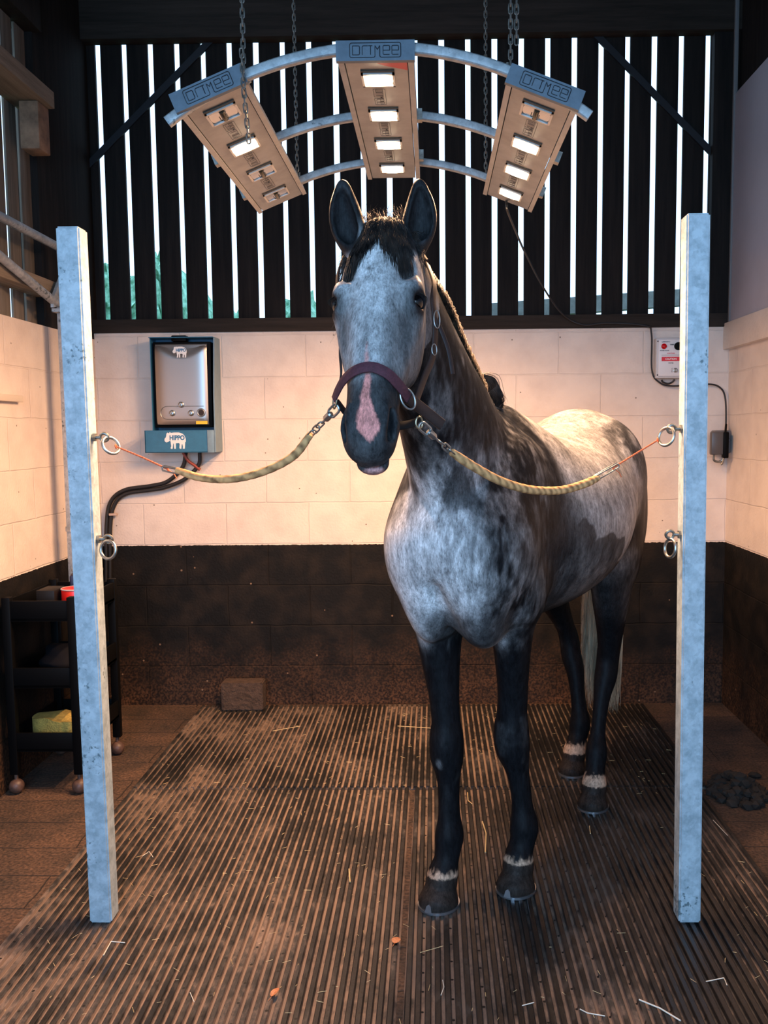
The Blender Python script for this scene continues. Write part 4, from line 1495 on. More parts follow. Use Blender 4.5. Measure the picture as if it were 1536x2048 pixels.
# torso
F_.chain([(-0.06, -0.022, 1.17, .165, .22), (.07, -0.024, 1.19, .190, .30), (.20, -.012, 1.215, .225, .335), (.40, 0, 1.18, .290, .312), (.60, 0, 1.185, .318, .300), (.78, 0, 1.235, .290, .280), (.95, 0, 1.285, .240, .262), (1.11, 0, 1.29, .195, .235)], T_, 0.05)
F_.ell((.13, 0, 1.450), (.20, .055, .125), .09)
F_.ell((1.02, 0, 1.40), (.25, .19, .182), .06)
for t in (-1, 1):
    F_.ell((1.01, t*.130, 1.30), (.20, .140, .22), .06)                   # gluteal
    F_.ell((1.19, t*.120, 1.17), (.12, .115, .26), .06)                  # buttock
    F_.ell((1.02, t*.155, 1.07), (.19, .100, .25), .06)                  # thigh
    F_.ell((.06, t*.140-.028, 1.20), (.15, .078, .25), .08)               # shoulder blade
    F_.ell((-.09, t*.132-.022, 1.14), (.120, .092, .150), .09)              # point of shoulder
    F_.ell((-.150, t*.082-.012, 1.085), (.09, .090, .145), .07)            # breast muscle
    F_.ell((-.09, t*.085-.015, .97), (.11, .072, .12), .05)
    F_.ell((.07, t*.130-.012, 1.00), (.105, .074, .13), .05)                   # triceps and elbow
    F_.ecap((-.07, t*.145-.025, 1.20), (.02, t*.155-.02, .98), T_, (.045, .06), (.045, .06), .07)
F_.ell((.15, 0, .93), (.30, .11, .09), .05)                              # girth
F_.ell((-.13, -.012, 1.19), (.12, .14, .17), .10)
F_.ell((-.02, -.01, 1.33), (.15, .15, .17), .12)
F_.ecap((-.10, -.035, 1.42), (-.15, -.02, 1.20), T_, (.085, .06), (.13, .08), .12)
# neck
NB = [(.105, 2.81, 1.28, .155, .235), (.072, 2.70, 1.43, .135, .215), (.015, 2.575, 1.585, .108, .175), (-.050, 2.455, 1.755, .088, .140), (-.092, 2.38, 1.87, .080, .110), (-.11, 2.335, 1.935, .07, .09)]
F_.chain([(*W2L(p[:3]), p[3], p[4]) for p in NB], V2L((.93, -.36, 0)), .06, 4)
F_.chain([(*W2L(p), r, r) for p, r in (((.175, 2.95, 1.49), .040), ((.128, 2.83, 1.565), .028), ((.085, 2.72, 1.650), .026), ((.035, 2.61, 1.745), .026), ((-.008, 2.51, 1.825), .027), ((-.045, 2.43, 1.895), .030), ((-.09, 2.37, 1.955), .038))], T_, .06)
# head
hd = np.array([-.047, -.44, -.886])
hd /= np.linalg.norm(hd)
hl = np.array([.989, -.150, .0])
hl = hl-hd*(hl@hd)
hl /= np.linalg.norm(hl)
hn = np.cross(hl, hd)
if hn[1] > 0:
    hn = -hn
HP = np.array([-.122, 2.285, 1.985])
def hw(u, n, l):
    return HP+hd*u+hn*n+hl*l
def hh(u, n, l):
    return W2L(hw(u, n, l))
HAX = np.array([V2L(hd), V2L(hn), V2L(hl)])
LL = V2L(hl)
F_.chain([(*hh(.0, -.035, 0), .060, .060), (*hh(.07, -.032, 0), .084, .072), (*hh(.14, -.042, 0), .097, .086), (*hh(.21, -.052, 0), .097, .100), (*hh(.28, -.054, .002), .086, .098), (*hh(.36, -.042, .002), .066, .080), (*hh(.43, -.030, 0), .054, .064), (*hh(.50, -.026, 0), .053, .055), (*hh(.558, -.030, 0), .047, .046)], LL, .04)
F_.ecap(hh(.10, .010, 0), hh(.28, .014, 0), LL, (.062, .026), (.040, .024), .03)
F_.ecap(hh(.28, .014, 0), hh(.46, .008, 0), LL, (.038, .022), (.030, .020), .03)
for t in (-1, 1):
    F_.ell(hh(.262, -.092, t*.060), (.110, .080, .036), .03, HAX)         # cheek
    F_.ell(hh(.195, -.002, t*.084), (.050, .038, .027), .025, HAX)       # orbit
    F_.ell(hh(.168, .012, t*.082), (.026, .022, .022), .02, HAX)         # brow
    F_.ecap(hh(.24, -.022, t*.086), hh(.38, -.018, t*.052), LL, (.011, .011), (.008, .009), .03)
    F_.ell(hh(.125, .030, t*.074), (.024, .012, .010), .03, HAX, sub=True)  # hollow above the eye
    F_.ell(hh(.528, -.010, t*.044), (.042, .036, .022), .02, HAX)       # nostril flare
    F_.ell(hh(.560, -.026, t*.024), (.03, .036, .024), .02, HAX)
F_.ell(hh(.572, -.026, 0), (.030, .038, .042), .03, HAX)                # upper lip
F_.ell(hh(.590, -.068, 0), (.027, .032, .038), .012, HAX)                # lower lip and chin
F_.ell(hh(.545, -.084, 0), (.030, .026, .030), .03, HAX)
for a_, b_ in ((-.058, -.03), (-.03, .0), (.0, .03), (.03, .058)):
    F_.ecap(hh(.600-abs(a_)*.35, -.052-abs(a_)*.15, a_), hh(.600-abs(b_)*.35, -.052-abs(b_)*.15, b_), V2L(hd), (.020, .0035), (.020, .0035), .006, sub=True)
for t in (-1, 1):                                                        # nostrils
    c = hh(.528, .009, t*.052)
    ca, sa = math.cos(t*.22), math.sin(t*.22)
    A = np.array([HAX[0]*ca-HAX[2]*sa, HAX[1]*.75+HAX[2]*t*.66, HAX[2]*.75-HAX[1]*t*.66])
    F_.ell(c, (.039, .024, .0125), .008, A, sub=True)
    F_.ell(hh(.552, .004, t*.049), (.014, .018, .014), .010, HAX, sub=True)
    F_.ecap(hh(.490, .022, t*.040), hh(.555, .010, t*.038), LL, (.006, .008), (.008, .008), .015)
    F_.ell(hh(.205, .010, t*.1035), (.021, .021, .014), .008, HAX, sub=True)   # eye socket
    F_.ecap(hh(.184, .026, t*.094), hh(.190, -.010, t*.110), LL, (.007, .007), (.007, .007), .012)   # upper lid
    F_.ecap(hh(.230, .022, t*.092), hh(.228, -.006, t*.104), LL, (.005, .005), (.005, .005), .012)   # lower lid
# ears
EARS = {}
def ear(base, tip, out, key):
    B, T = np.array(base), np.array(tip)
    ax = (T-B)/np.linalg.norm(T-B)
    face = np.array([out*.15, -1.0, 0.05])
    face -= ax*(face@ax)
    face /= np.linalg.norm(face)
    lat = np.cross(ax, face)
    L = np.linalg.norm(T-B)
    prof = [(-.02, .020, .022, 0), (.12, .026, .024, .004*out), (.30, .033, .020, .008*out), (.50, .033, .017, .008*out), (.70, .025, .013, .004*out), (.87, .013, .008, -.002*out), (1.0, .003, .003, -.006*out)]
    X = np.array([1., 0, 0])
    pts = [(*W2L(B+ax*L*u+X*o-face*.006), a, b_) for u, a, b_, o in prof]
    F_.chain(pts, V2L(lat), .02, 3)
    inn = [(.16, .013, .018, .004*out), (.30, .026, .018, .008*out), (.50, .026, .017, .008*out), (.70, .018, .014, .004*out), (.86, .008, .009, -.002*out)]
    pts = [(*W2L(B+ax*L*u+X*o+face*.011), a, b_) for u, a, b_, o in inn]
    F_.chain(pts, V2L(lat), .006, 3, sub=True)
    EARS[key] = (B, T, lat, face)
ear((-.190, 2.300, 1.950), (-.226, 2.275, 2.112), -1, 'R')
ear((-.048, 2.315, 1.955), (-.024, 2.300, 2.118), 1, 'L')
# fore legs: (s, t, z, half width, half depth)
F_.chain([(-.02, -.120, 1.05, .070, .10), (-.02, -.122, .93, .068, .095), (-.03, -.112, .80, .056, .066), (-.04, -.094, .66, .040, .046), (-.045, -.086, .575, .037, .041), (-.047, -.084, .53, .043, .048), (-.045, -.084, .475, .043, .046), (-.040, -.082, .43, .031, .035), (-.038, -.081, .35, .0255, .033), (-.040, -.079, .27, .0265, .035), (-.046, -.076, .215, .035, .043), (-.058, -.075, .175, .029, .033), (-.078, -.078, .125, .032, .034), (-.092, -.082, .088, .045, .048)], T_, .05, 4)
F_.chain([(.05, .11, 1.05, .066, .09), (.06, .098, .93, .062, .085), (.09, .084, .80, .051, .062), (.118, .074, .66, .042, .046), (.124, .068, .575, .041, .042), (.124, .066, .525, .048, .048), (.128, .069, .47, .047, .046), (.138, .077, .42, .033, .035), (.148, .088, .34, .026, .032), (.150, .096, .26, .027, .034), (.148, .103, .205, .037, .043), (.138, .102, .165, .030, .033), (.118, .096, .120, .034, .035), (.105, .098, .088, .045, .048)], T_, .05, 4)
# hind legs
F_.chain([(.99, .15, 1.00, .080, .16), (.97, .152, .86, .068, .115), (1.00, .143, .74, .052, .078), (1.02, .133, .64, .040, .054), (1.035, .123, .57, .036, .048), (1.01, .122, .50, .037, .043), (.98, .118, .44, .028, .034), (.95, .116, .36, .0225, .029), (.915, .118, .27, .0235, .029), (.890, .121, .215, .034, .038), (.870, .124, .17, .028, .031), (.848, .127, .125, .032, .034), (.835, .129, .088, .044, .046)], T_, .05, 4)
F_.chain([(1.10, -.16, 1.00, .080, .15), (1.11, -.165, .86, .070, .11), (1.18, -.150, .74, .046, .065), (1.235, -.130, .64, .032, .042), (1.262, -.118, .57, .034, .044), (1.255, -.106, .50, .035, .042), (1.245, -.085, .44, .031, .038), (1.225, -.068, .36, .025, .033), (1.208, -.052, .27, .027, .033), (1.198, -.046, .215, .036, .042), (1.18, -.048, .17, .030, .033), (1.155, -.053, .125, .033, .035), (1.142, -.055, .088, .044, .046)], T_, .05, 4)
HOOF = [(-.100, -.083), (.096, .098), (.827, .130), (1.134, -.056)]
for i, (s_, t_) in enumerate(HOOF):
    w_ = 1.0 if i < 2 else .95
    F_.ecap((s_+.006, t_, .072), (s_-.010, t_, .030), T_, (.048*w_, .052*w_), (.064*w_, .068*w_), .008)
F_.apply((-.4, -.4, -.1), (1.6, .4, .03), lambda X, Y, Z: (Z-np.float32(.0245))+0*X+0*Y, .003, sub=True)
# grooves
F_.ecap((-.255, -.022, 1.04), (-.215, -.008, .92), T_, (.004, .012), (.012, .022), .045, sub=True)
F_.ecap((-.10, -.015, .93), (-.02, -.01, .88), T_, (.015, .05), (.02, .04), .05, sub=True)

co, quads = F_.mesh()
del F_.f
# relax the net a little so the grid does not show
nv = len(co)
ea = np.concatenate([quads[:, [0, 1]], quads[:, [1, 2]], quads[:, [2, 3]], quads[:, [3, 0]]])
deg = np.bincount(ea.ravel(), minlength=nv).astype(float)
for it in range(4):
    for lam in (0.5, -0.52):
        acc = np.zeros_like(co)
        for q in range(3):
            acc[:, q] = np.bincount(ea[:, 0], co[ea[:, 1], q], nv)+np.bincount(ea[:, 1], co[ea[:, 0], q], nv)
        co += lam*(acc/deg[:, None]-co)

me = bpy.data.meshes.new('horse')
wc = HM+co[:, :1]*HA+co[:, 1:2]*HB+co[:, 2:3]*HZ
HORIG = np.array([0.13+.5*HA[0], 2.77+.5*HA[1], 0])
me.vertices.add(nv)
me.vertices.foreach_set('co', (wc-HORIG).astype(np.float32).ravel())
me.loops.add(len(quads)*4)
me.loops.foreach_set('vertex_index', quads.astype(np.int32).ravel())
me.polygons.add(len(quads))
me.polygons.foreach_set('loop_start', np.arange(0, len(quads)*4, 4, dtype=np.int32))
me.polygons.foreach_set('use_smooth', np.ones(len(quads), bool))
me.update(calc_edges=True)
me.validate()
horse = bpy.data.objects.new('horse', me)
COL.objects.link(horse)
horse.location = Vector(HORIG)
tag(horse, 'dapple grey horse with dark legs standing cross-tied on the ribbed mats, facing the camera', 'horse')
# ------------------------------------------------------------------ coat
_rs = np.random.RandomState(5)
_LAT = _rs.rand(32, 32, 32)
def vnoise(p, sc, oct_=4, rough=.55, off=0.0):
    p = np.asarray(p)*np.asarray(sc)+off
    out = 0
    amp, tot = 1.0, 0
    for o in range(oct_):
        q = p*(2**o)+17.3*o
        i = np.floor(q).astype(int)
        f = q-i
        f = f*f*(3-2*f)
        v = 0
        for dx in (0, 1):
            for dy in (0, 1):
                for dz in (0, 1):
                    w = (f[:, 0] if dx else 1-f[:, 0])*(f[:, 1] if dy else 1-f[:, 1])*(f[:, 2] if dz else 1-f[:, 2])
                    v = v+w*_LAT[(i[:, 0]+dx) % 32, (i[:, 1]+dy) % 32, (i[:, 2]+dz) % 32]
        out = out+amp*v
        tot += amp
        amp *= rough
    return out/tot
def sstep(a, b_, x):
    t = np.clip((x-a)/(b_-a), 0, 1)
    return t*t*(3-2*t)
def blob(p, c, r, soft=1.0):
    d = np.sqrt((((p-np.array(c))/np.array(r))**2).sum(1))
    return 1-sstep(1-soft*.5, 1+soft*.5, d)
S, T, Zc = co[:, 0], co[:, 1], co[:, 2]
hwv = wc-HP
U, Nn, Ll = hwv@hd, hwv@hn, hwv@hl
n1 = vnoise(co, 7.0, 5)
n2 = vnoise(co, (16, 16, 9), 4, off=3.1)
n3 = vnoise(co, (34, 34, 18), 3, off=7.7)
nf = vnoise(co, 90, 2, off=1.7)
# lightness of the grey
L = .50+0*S
neck_streak = vnoise(np.stack([S*1.0+Zc*.4, T, Zc*.25-S*.3], 1), 24, 4, off=2.2)
edge = .205+.20*(1.30-Zc)*(Zc < 1.30)+.06*(n1-.5)
front = sstep(edge+.035, edge-.035, S)
hair_n = vnoise(co, (75, 75, 22), 3, off=5.5)
fr_l = np.clip(.035+.26*sstep(.53, .80, neck_streak)+.34*(hair_n-.44), .01, 1)
fr_l = fr_l*(1-.35*blob(co, (-.10, .16, 1.42), (.22, .10, .22), 1.0))
L = L*(1-front)+front*fr_l
lowneck = blob(co, (-.22, .0, 1.33), (.12, .16, .15), 1.0)
L = L*(1-lowneck)+lowneck*(.24+.60*sstep(.40, .68, neck_streak))
chest = blob(co, (-.27, -.06, 1.10), (.22, .20, .175), .9)
L = L*(1-chest)+chest*(.95+.30*(n2-.5)+.30*(hair_n-.5))
chest2 = blob(co, (-.22, .08, 1.09), (.20, .10, .13), 1.0)
L = L*(1-.6*chest2)+.6*chest2*(.60+.5*(n3-.5)+.5*(hair_n-.5))
bd = blob(co, (-.08, .180, 1.24), (.17, .105, .34), .9)
L = L*(1-.93*bd)+.93*bd*(.12+.50*(sstep(.38, .62, n2)-.5)*.5+.60*(hair_n-.45))
low = blob(co, (-.12, .03, .92), (.16, .17, .07), .9)
L = L*(1-.7*low)+.7*low*.25
stripe = blob(co, (-.01, .22, 1.12), (.075, .10, .17), .9)
L = L*(1-.6*stripe)+.6*stripe*(.22+.3*(hair_n-.4))
dk = blob(co, (.175, .24, 1.10), (.105, .14, .19), .7)*(T > 0)
L = L*(1-.88*dk)+.88*dk*.09
cw = co+.16*(np.stack([vnoise(co, 9, 3, off=31), vnoise(co, 9, 3, off=47), vnoise(co, 9, 3, off=63)], 1)-.5)
wet = np.maximum(blob(cw, (.37, .30, .99), (.235, .4, .150), .30), blob(cw, (.25, .30, 1.14), (.075, .3, .065), .6))*(T > 0)
wetn = sstep(.35, .60, wet+.25*(n3-.5))
L = L*(1-.80*wetn)+.80*wetn*(.19+.14*(n3-.5))
fl = blob(co, (.55, .28, 1.26), (.32, .34, .20), .8)*(1-wetn)
L = L*(1-.6*fl)+.6*fl*.64
rumpd = np.maximum(blob(co, (.97, .20, 1.42), (.17, .16, .12), 1.0), blob(co, (1.22, .2, 1.30), (.14, .2, .16), .9))
L = L*(1-.8*rumpd)+.8*rumpd*(.10+.65*sstep(.42, .68, n2))
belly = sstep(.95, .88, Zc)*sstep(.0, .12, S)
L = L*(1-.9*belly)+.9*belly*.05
thigh = sstep(.80, .92, S)*sstep(1.33, 1.12, Zc+.16*(n1-.5))
L = L*(1-thigh)+thigh*(.05+.18*sstep(.55, .75, n2))
# break everything up like hair
L = L*(.62+.76*n3)+(.25*(n1-.5)+.25*(n2-.5))*np.clip(L*2.2, .12, 1)
# legs
fore = (S < .40)
legz = .80+.10*(n2-.5)
leg = np.where(fore, sstep(legz+.055, legz-.055, Zc), sstep(1.02, .84, Zc)*(S > .7))
legc = .012+.10*sstep(.60, .80, n2)*sstep(.2, .5, Zc)
hind_up = (S > .7)*blob(co, (.98, .16, .86), (.16, .2, .12), .9)
legc = legc+.16*hind_up*n2*1.2
L = L*(1-leg)+leg*legc
arm = blob(co, (-.17, -.14, .90), (.09, .06, .085), .9)+.9*blob(co, (-.06, .085, .855), (.06, .04, .065), .9)
L = np.where(fore, L*(1-np.clip(arm, 0, 1)*.85)+np.clip(arm, 0, 1)*.85*.78*(.6+.8*n3), L)
kn = blob(co, (-.09, -.085, .465), (.03, .012, .018), .9)
L = L+.3*kn
# head
head = ((U > -.06) & (np.abs(Ll) < .13) & (Nn > -.19) & (U < .68) & (wc[:, 1] < 2.42)).astype(float)*sstep(-.03, .04, U+.35*np.clip(Nn+.02, -.2, .2))
face = .84-.20*sstep(.16, .34, U)+.40*(n2-.5)+.35*(n3-.5)
face = face*(1-.34*sstep(.005, .060, Ll))
ridge = np.exp(-((Ll+.030)/.020)**2)*sstep(.22, .30, U)+np.exp(-((Ll-.012)/.010)**2)*sstep(.30, .36, U)
face = face-.16*np.exp(-((Ll+.012)/.016)**2)*sstep(.18, .28, U)*sstep(.42, .34, U)+.10*ridge
for sg in (-1, 1):
    e = np.sqrt(((U-.205)/.050)**2+((Nn-.008)/.040)**2+((Ll-sg*.098)/.042)**2)
    face = face*(1-.80*(1-sstep(.45, 1.25, e)))
    face = face*(1-.5*np.exp(-(((U-.27)/.05)**2+((Ll-sg*.075)/.02)**2+((Nn-.0)/.05)**2)))
face = face*(1-.25*sstep(-.03, -.10, Nn))
muz = sstep(.385, .45, U+.5*(n2-.5)*.12)
face = face*(1-muz)+muz*(.17+.10*(n3-.5))
sidem = sstep(.36, .44, U)*sstep(.030, .045, np.abs(Ll))
face = face*(1-.3*sidem)
L = L*(1-head)+head*face
# ears
earm = (wc[:, 2] > 1.92)*(wc[:, 1] < 2.38)*sstep(.050, .062, np.abs(Ll))
earz = sstep(1.925, 1.950, wc[:, 2])*earm
L = L*(1-earz)+earz*(.07+.06*sstep(.5, .7, n3))
poll = blob(wc, (-.125, 2.33, 2.0), (.07, .06, .05), .8)
L = L*(1-poll)+poll*.08
L = np.clip(L, .02, 1.0)
dark = np.array([.0065, .0070, .0085])
light = np.array([.68, .675, .68])
colr = dark+(light-dark)*(L[:, None]**1.6)
# pink skin: blaze, snip and lip
nzp = (n3-.5)*.016+(nf-.5)*.010
lc = np.interp(U, [.36, .43, .47, .51, .545, .575], [-.007, -.001, -.002, .0, .004, .010])
wdt = np.interp(U, [.335, .37, .43, .47, .50, .53, .548, .562, .576, .590], [.0, .005, .0075, .0095, .015, .023, .0245, .015, .006, -.02])
blz = sstep(.003, -.003, np.abs(Ll-lc)-wdt+nzp*.6)*(Nn > -.020)*head*(U > .32)
blz = np.where(U < .42, blz*.65, blz)
colr = colr*(1-blz[:, None])+blz[:, None]*np.array([.68, .26, .22])
lip = sstep(.004, -.004, np.sqrt(((Ll-.004)/.030)**2+((U-.614)/.012)**2+((Nn+.075)/.035)**2)*.02-.018+nzp)*head
colr = colr*(1-lip[:, None])+lip[:, None]*np.array([.50, .26, .24])
# whorl on the forehead
wh_ = np.exp(-(((U-.135)/.006)**2+((Ll+.016)/.006)**2))*head
colr = colr*(1-.8*wh_[:, None])
# eye rims and nostrils are dark skin
for sg in (-1, 1):
    e = np.sqrt(((U-.207)/.034)**2+((Nn-.008)/.030)**2+((Ll-sg*.1035)/.024)**2)
    k = (1-sstep(.75, 1.10, e))[:, None]*head[:, None]
    colr = colr*(1-k)+k*np.array([.012, .012, .014])
    e = np.sqrt(((U-.532)/.038)**2+((Nn-.002)/.018)**2+((Ll-sg*.050)/.010)**2)
    k = (1-sstep(.7, 1.0, e))[:, None]*head[:, None]
    colr = colr*(1-.85*k)+.85*k*np.array([.010, .010, .012])
# white coronets and horn
for i, (s_, t_) in enumerate(HOOF):
    loc = (np.abs(S-s_) < .12)*(np.abs(T-t_) < .08)
    rag = (vnoise(co, (160, 160, 12), 2, off=9)-.5)*.035
    cz = .108 if i < 2 else .105
    hz = cz+(S-s_)*-.10
    top = hz+(.014 if i == 0 else .012 if i == 1 else .036)
    wc_ = loc*sstep(hz-.002, hz+.002, Zc+rag*.25)*sstep(top+.010, top-.006, Zc+rag)
    colr = colr*(1-wc_[:, None])+wc_[:, None]*np.array([.44, .30, .21])
    horn = loc*sstep(hz+.002, hz-.002, Zc+rag*.25)
    hb = .014+.018*vnoise(co, (60, 60, 5), 3, off=4)
    hc = np.stack([hb*1.25, hb*.95, hb*.8], 1)
    colr = colr*(1-horn[:, None])+horn[:, None]*hc
ca = me.color_attributes.new('coat', 'FLOAT_COLOR', 'POINT')
ca.data.foreach_set('color', np.concatenate([np.clip(colr, 0, 1), np.ones((nv, 1))], 1).astype(np.float32).ravel())
mt, nt, b = newmat('dapple_grey_coat')
N, Lk = nt.nodes, nt.links
at = N.new('ShaderNodeAttribute')
at.attribute_name = 'coat'
geo = N.new('ShaderNodeTexCoord')
mp = N.new('ShaderNodeMapping')
mp.inputs['Scale'].default_value = (1, 1, .30)
Lk.new(geo.outputs['Object'], mp.inputs['Vector'])
fn_ = N.new('ShaderNodeTexNoise')
fn_.inputs['Scale'].default_value = 240
fn_.inputs['Detail'].default_value = 5
fn_.inputs['Roughness'].default_value = .75
Lk.new(mp.outputs[0], fn_.inputs['Vector'])
f2 = N.new('ShaderNodeTexNoise')
f2.inputs['Scale'].default_value = 70
f2.inputs['Detail'].default_value = 5
f2.inputs['Roughness'].default_value = .7
Lk.new(mp.outputs[0], f2.inputs['Vector'])
fr = N.new('ShaderNodeMath')
fr.operation = 'ADD'
Lk.new(fn_.outputs['Fac'], fr.inputs[0])
Lk.new(f2.outputs['Fac'], fr.inputs[1])
rp = N.new('ShaderNodeMapRange')
rp.inputs['From Min'].default_value = .72
rp.inputs['From Max'].default_value = 1.28
rp.inputs['To Min'].default_value = .34
rp.inputs['To Max'].default_value = 1.66
Lk.new(fr.outputs[0], rp.inputs['Value'])
vm = N.new('ShaderNodeVectorMath')
vm.operation = 'SCALE'
Lk.new(at.outputs['Color'], vm.inputs[0])
Lk.new(rp.outputs[0], vm.inputs['Scale'])
Lk.new(vm.outputs[0], b.inputs['Base Color'])
b.inputs['Roughness'].default_value = .48
b.inputs['Specular IOR Level'].default_value = .09
b.inputs['Sheen Weight'].default_value = .0
b.inputs['Sheen Roughness'].default_value = .4
bp = N.new('ShaderNodeBump')
bp.inputs['Strength'].default_value = .25
bp.inputs['Distance'].default_value = .002
Lk.new(fr.outputs[0], bp.inputs['Height'])
Lk.new(bp.outputs[0], b.inputs['Normal'])
me.materials.append(mt)

# ------------------------------------------------------------------ eyes, shoes
eye_m = mat('eye', (.004, .003, .003), .10, spec=.45)
for sg in (-1, 1):
    bm = bmesh.new()
    bmesh.ops.create_uvsphere(bm, u_segments=28, v_segments=18, radius=.0205)
    bm.transform(Matrix.Translation(Vector(hw(.205, .002, sg*.0905))))
    mb = MB(); mb.bm(bm)
    mb.build('eye', eye_m, horse)
    # lashes
    mb = MB()
    for k in range(22):
        a = -1.1+2.0*k/21
        base = Vector(hw(.190-.004*math.cos(a), .006+.020*math.sin(a), sg*(.108-.012*abs(a)**2)))
        out = Vector(hl)*sg*.014+Vector(hd)*.012+Vector(hn)*(.006*math.sin(a))
        mb.tube([base, base+out*.5+Vector(hd)*-.001, base+out], [.0005, .0004, .0002], 4)
    mb.build('eyelashes', mat('lash', (.03, .025, .02), .5) if 'lash' not in MATS else MATS['lash'], horse, smooth=False)
shoe_m = mat('horseshoe_steel', (.45, .47, .50), .3, .9)
for i, (s_, t_) in enumerate(HOOF):
    w_ = 1.0 if i < 2 else .95
    mb = MB()
    outer, inner = [], []
    for k in range(33):
        a = R(-152+304*k/32)
        # toe points along -s
        ox, oy = -.0725*w_*math.cos(a)-.010, .0645*w_*math.sin(a)
        ix, iy = -.055*w_*math.cos(a)-.010, .046*w_*math.sin(a)
        outer.append((s_+ox, t_+oy))
        inner.append((s_+ix, t_+iy))
    vs = []
    for z in (.0172, .0255):
        for (a_, c_) in outer:
            vs.append(tuple(L2W((a_, c_, z))))
        for (a_, c_) in inner:
            vs.append(tuple(L2W((a_, c_, z))))
    K = 33
    fs = []
    for k in range(K-1):
        fs += [(k, k+1, K+k+1, K+k), (2*K+k, 3*K+k, 3*K+k+1, 2*K+k+1), (k, 2*K+k, 2*K+k+1, k+1), (K+k, K+k+1, 3*K+k+1, 3*K+k)]
    fs += [(0, K, 3*K, 2*K), (K-1, 3*K-1, 4*K-1, 2*K-1)]
    mb.add(vs, fs)
    if i < 2:   # toe clip drawn up over the horn
        cl = [(-.0850*w_, -.012, .024), (-.0850*w_, .012, .024), (-.0805*w_, .007, .044), (-.0785*w_, 0, .049), (-.0805*w_, -.007, .044)]
        mb.add([tuple(L2W((s_+a_, t_+c_, z))) for a_, c_, z in cl]+[tuple(L2W((s_+a_+.006, t_+c_, z-.002))) for a_, c_, z in cl],
               [(0, 1, 2, 3, 4), (9, 8, 7, 6, 5)]+[(q, (q+1) % 5, 5+(q+1) % 5, 5+q) for q in range(5)])
    mb.build('horseshoe', shoe_m, horse)

# ------------------------------------------------------------------ hair
def hair_mat(name, c1, c2, rough=.45):
    mt, nt, b = newmat(name)
    N, Lk = nt.nodes, nt.links
    tc = N.new('ShaderNodeTexCoord')
    nz = N.new('ShaderNodeTexNoise')
    nz.inputs['Scale'].default_value = 60
    nz.inputs['Detail'].default_value = 3
    mp = N.new('ShaderNodeMapping')
    mp.inputs['Scale'].default_value = (1, 1, .12)
    Lk.new(tc.outputs['Object'], mp.inputs['Vector'])
    Lk.new(mp.outputs[0], nz.inputs['Vector'])
    rp = N.new('ShaderNodeValToRGB')
    rp.color_ramp.elements[0].position = .35
    rp.color_ramp.elements[0].color = (*c1, 1)
    rp.color_ramp.elements[1].position = .65
    rp.color_ramp.elements[1].color = (*c2, 1)
    Lk.new(nz.outputs['Fac'], rp.inputs[0])
    Lk.new(rp.outputs[0], b.inputs['Base Color'])
    b.inputs['Roughness'].default_value = rough
    return mt
hair_dark = hair_mat('dark_hair', (.012, .010, .010), (.045, .032, .026))
hair_brown = hair_mat('brown_mane', (.022, .015, .012), (.13, .085, .055))
hair_tail = hair_mat('tail_hair', (.42, .34, .23), (.92, .78, .56))

def add_strand(V, F, pts, r, tip=.25):
    n = len(pts)
    P = [Vector(p) for p in pts]
    base = len(V)
    for i in range(n):
        t = (P[min(i+1, n-1)]-P[max(i-1, 0)])
        x, y, _ = frame_of(t if t.length > 1e-8 else Vector((0, 0, 1)))
        rr = r*(1-(1-tip)*(i/(n-1))**2)
        for k in range(3):
            a = 2*math.pi*k/3
            V.append(tuple(P[i]+(x*math.cos(a)+y*math.sin(a))*rr))
    for i in range(n-1):
        for k in range(3):
            l = (k+1) % 3
            F.append((base+i*3+k, base+i*3+l, base+(i+1)*3+l, base+(i+1)*3+k))
def hair_obj(name, V, F, m_, parent):
    me_ = bpy.data.meshes.new(name)
    me_.from_pydata(V, [], F)
    me_.materials.append(m_)
    me_.polygons.foreach_set('use_smooth', [True]*len(F))
    o = bpy.data.objects.new(name, me_)
    COL.objects.link(o)
    o.parent = parent
    me_.transform(parent_world(parent).inverted())
    o['kind'] = 'stuff'
    return o

rg = random.Random(21)
def nface(u, l):
    # height of the forehead over the head axis
    rl = np.interp(u, [0, .07, .14, .21], [.064, .088, .101, .102])
    rd = np.interp(u, [0, .07, .14, .21], [.062, .074, .088, .100])
    nc = np.interp(u, [0, .07, .14, .21], [-.035, -.032, -.042, -.052])
    q = min(abs(l)/rl, 1.0)
    return nc+rd*math.sqrt(max(0.0, 1-q*q))
# forelock, parted to both sides
V, F = [], []
def lbase(l):
    return float(np.interp(l, [-.10, -.075, -.05, -.03, -.012, .0, .012, .03, .05, .075, .10], [.20, .19, .135, .095, .060, .045, .060, .105, .145, .125, .10]))
for i in range(3400):
    l0 = rg.uniform(-.066, .064)
    side = 1 if l0 > rg.uniform(-.010, .006) else -1
    if rg.random() < .05:
        side = -side
    lend = l0*1.25+side*rg.uniform(.0, .034)
    if l0 < -.045:
        lend -= rg.uniform(0, .035)
    lend = max(-.118, min(.108, lend))
    L_ = (lbase(lend)+.03)*(rg.random()**.6)*rg.uniform(.75, 1.12)+.012
    u0 = rg.uniform(-.048, .030)
    pts = []
    wob = rg.uniform(-.004, .004)
    for k in range(8):
        t = k/7
        u = u0+L_*t
        l = l0+(lend-l0)*(t**.8)+wob*math.sin(3*t)
        lift = .004+.014*math.sin(math.pi*min(1, t*1.1+.1))*rg.uniform(.7, 1.1)*(1-.6*t)
        n = nface(max(u, -.02), l)+lift
        if u < 0:
            n -= (u*u)*12
        if abs(l) > .09:
            n = max(n, -.045+rg.uniform(0, .02))
        pts.append(hw(u, n, l))
    add_strand(V, F, pts, rg.uniform(.0005, .0009), .15)
hair_obj('forelock', V, F, hair_dark, horse)
